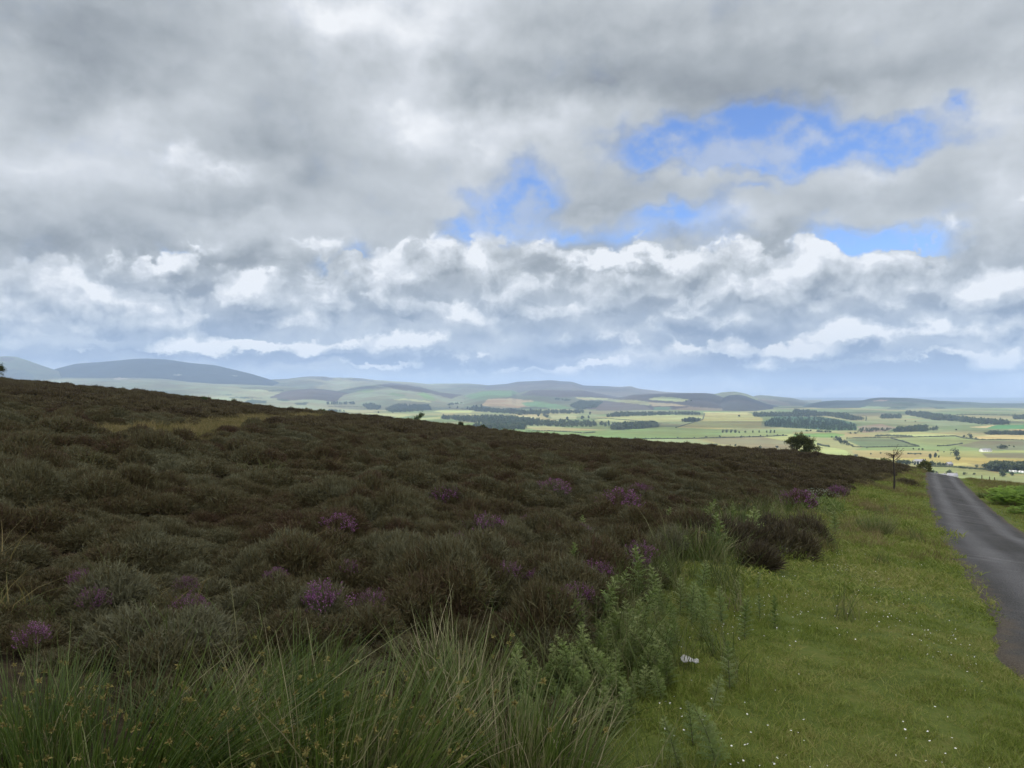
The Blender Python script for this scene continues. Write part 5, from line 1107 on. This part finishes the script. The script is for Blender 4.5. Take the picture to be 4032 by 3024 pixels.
# houses
M_wall = plain('house_render', (.62, .60, .55), .9, .15, .8); M_slate = plain('slate_roof', (.27, .27, .30), .7, .25, 1.5); M_white = plain('white_paint', (.78, .78, .76), .5, .05); M_glass = plain('dark_window', (.03, .035, .04), .15, .1, 1, .5)
M_stonewall = plain('stone_wall', (.30, .28, .25), .9, .3, .8)
def house(p, L, W, H, roofh, rz, label, cat, wall, name='house', chim=1):
    root = empty(name, p, label, cat, None, rz); x, y = L / 2, W / 2
    V = np.array([(-x, -y, -1.5), (x, -y, -1.5), (x, y, -1.5), (-x, y, -1.5), (-x, -y, H), (x, -y, H), (x, y, H), (-x, y, H), (-x, 0, H + roofh * .97), (x, 0, H + roofh * .97)])
    me = Shape().add(V, [(0, 1, 5, 4), (2, 3, 7, 6), (1, 2, 6, 5), (3, 0, 4, 7)]).add(V[[5, 6, 9]], [(0, 1, 2)]).add(V[[7, 4, 8]], [(0, 1, 2)]); me.build('wall', wall, root)
    o_ = .35; e = .12; zt = H + roofh; ze = H - .1; V = np.array([(-x - o_, -y - o_, ze), (x + o_, -y - o_, ze), (x + o_, 0, zt), (-x - o_, 0, zt), (-x - o_, y + o_, ze), (x + o_, y + o_, ze)])
    V2 = np.concatenate([V, V - [0, 0, e]]); rf = Shape().add(V2, [(0, 1, 2, 3), (3, 2, 5, 4), (6, 9, 8, 7), (9, 10, 11, 8), (0, 6, 7, 1), (4, 5, 11, 10), (1, 7, 8, 2), (2, 8, 11, 5), (0, 3, 9, 6), (3, 4, 10, 9)]).build('roof', M_slate, root)
    for k in range(chim):
        cx_ = (x - .6) * (1 if k == 0 else -1); Shape().add(*box(cx_ - .45, cx_ + .45, -.4, .4, zt - .8, zt + 1.0)).build('chimney', M_stonewall, rf)
    nw = max(2, int(L / 3.5))
    for k in range(nw):
        wx = -x + L * (k + .5) / nw; Shape().add(*box(wx - .45, wx + .45, -y - .06, -y + .05, H * .35, H * .75)).build('window', M_glass, root)
    Shape().add(*box(-.5, .5, -y - .07, -y + .05, -.2, 2.0)).build('door', M_slate, root) if name != 'shed' else None
    return root
def far_at(px, D): X = (px - CX) / F_PX; return Vector((X * D, D, float(valley_z(X * D, D))))
house(far_at(940.5, 872), 11.5, 7, 4.2, 3.0, .25, 'left of two pale roofed cottages showing over the road crest', 'house', M_wall, chim=2)
house(far_at(951.5, 880), 10.5, 7, 4.0, 3.0, -.15, 'right of two pale roofed cottages showing over the road crest', 'house', M_wall, chim=1)
q = on_far(919.5, 463.6); house(q, 15, 8, 3.4, 2.8, .1, 'long pale barn beside the dark grove right of the bare tree', 'barn', M_wall, 'barn', 0) if q else None
q = on_far(949, 466.2); house(q, 8, 6, 3.2, 2.4, .3, 'small grey house in the hedge line above the cottages', 'house', M_stonewall) if q else None
q = on_far(985.5, 451.6); house(q, 17, 9, 3.0, 2.2, .15, 'pale low shed far out on the fields at the right', 'shed', M_white, 'shed', 0) if q else None
M_wheel = plain('black_rubber', (.03, .03, .03))
def caravan(px, py, label):
    p = on_far(px, py)
    if p is None: return
    root = empty('caravan', p, label, 'caravan', 'white caravans by the dark wood', .15)
    Lc, W, H0, H1 = 5.4, 2.3, .5, 2.7; xs = [(-Lc / 2, H0 + .3), (-Lc / 2 + .25, H1 - .5), (-Lc / 2 + .8, H1), (Lc / 2 - .8, H1), (Lc / 2 - .15, H1 - .5), (Lc / 2, H0 + .5), (Lc / 2 - .2, H0), (-Lc / 2 + .2, H0)]; n = len(xs)
    V = np.array([(x, s * W / 2, z) for s in (-1, 1) for x, z in xs]); sh = Shape().add(V, [(k, (k + 1) % n, n + (k + 1) % n, n + k) for k in range(n)]).add(V[:n], [tuple(range(n))]).add(V[n:], [tuple(range(n))[::-1]]); sh.build('body', M_white, root)
    for x in (-1.2, 1.2): Shape().add(*box(x - .6, x + .6, -W / 2 - .04, -W / 2 + .03, 1.5, 2.1)).build('window', M_glass, root)
    for s in (-1, 1): Shape().add(*tube([(0, s * 1.02 - .1, .33), (0, s * 1.02 + .1, .33)], [.33, .33], 12)).build('wheel', M_wheel, root)
    Shape().add(*tube([(Lc / 2 - .2, 0, .45), (Lc / 2 + 1.0, 0, .45)], [.06, .06], 6)).build('tow_bar', M_wheel, root)
for k, (px, py) in enumerate([(1011, 472.2), (1014.8, 472.6), (1021.0, 473.0), (1024, 473.4)]): caravan(px, py, ('largest white caravan in front of the big dark wood', 'small white caravan second from the left by the dark wood', 'white caravan third from the left by the dark wood', 'white caravan at the right edge of the view')[k])
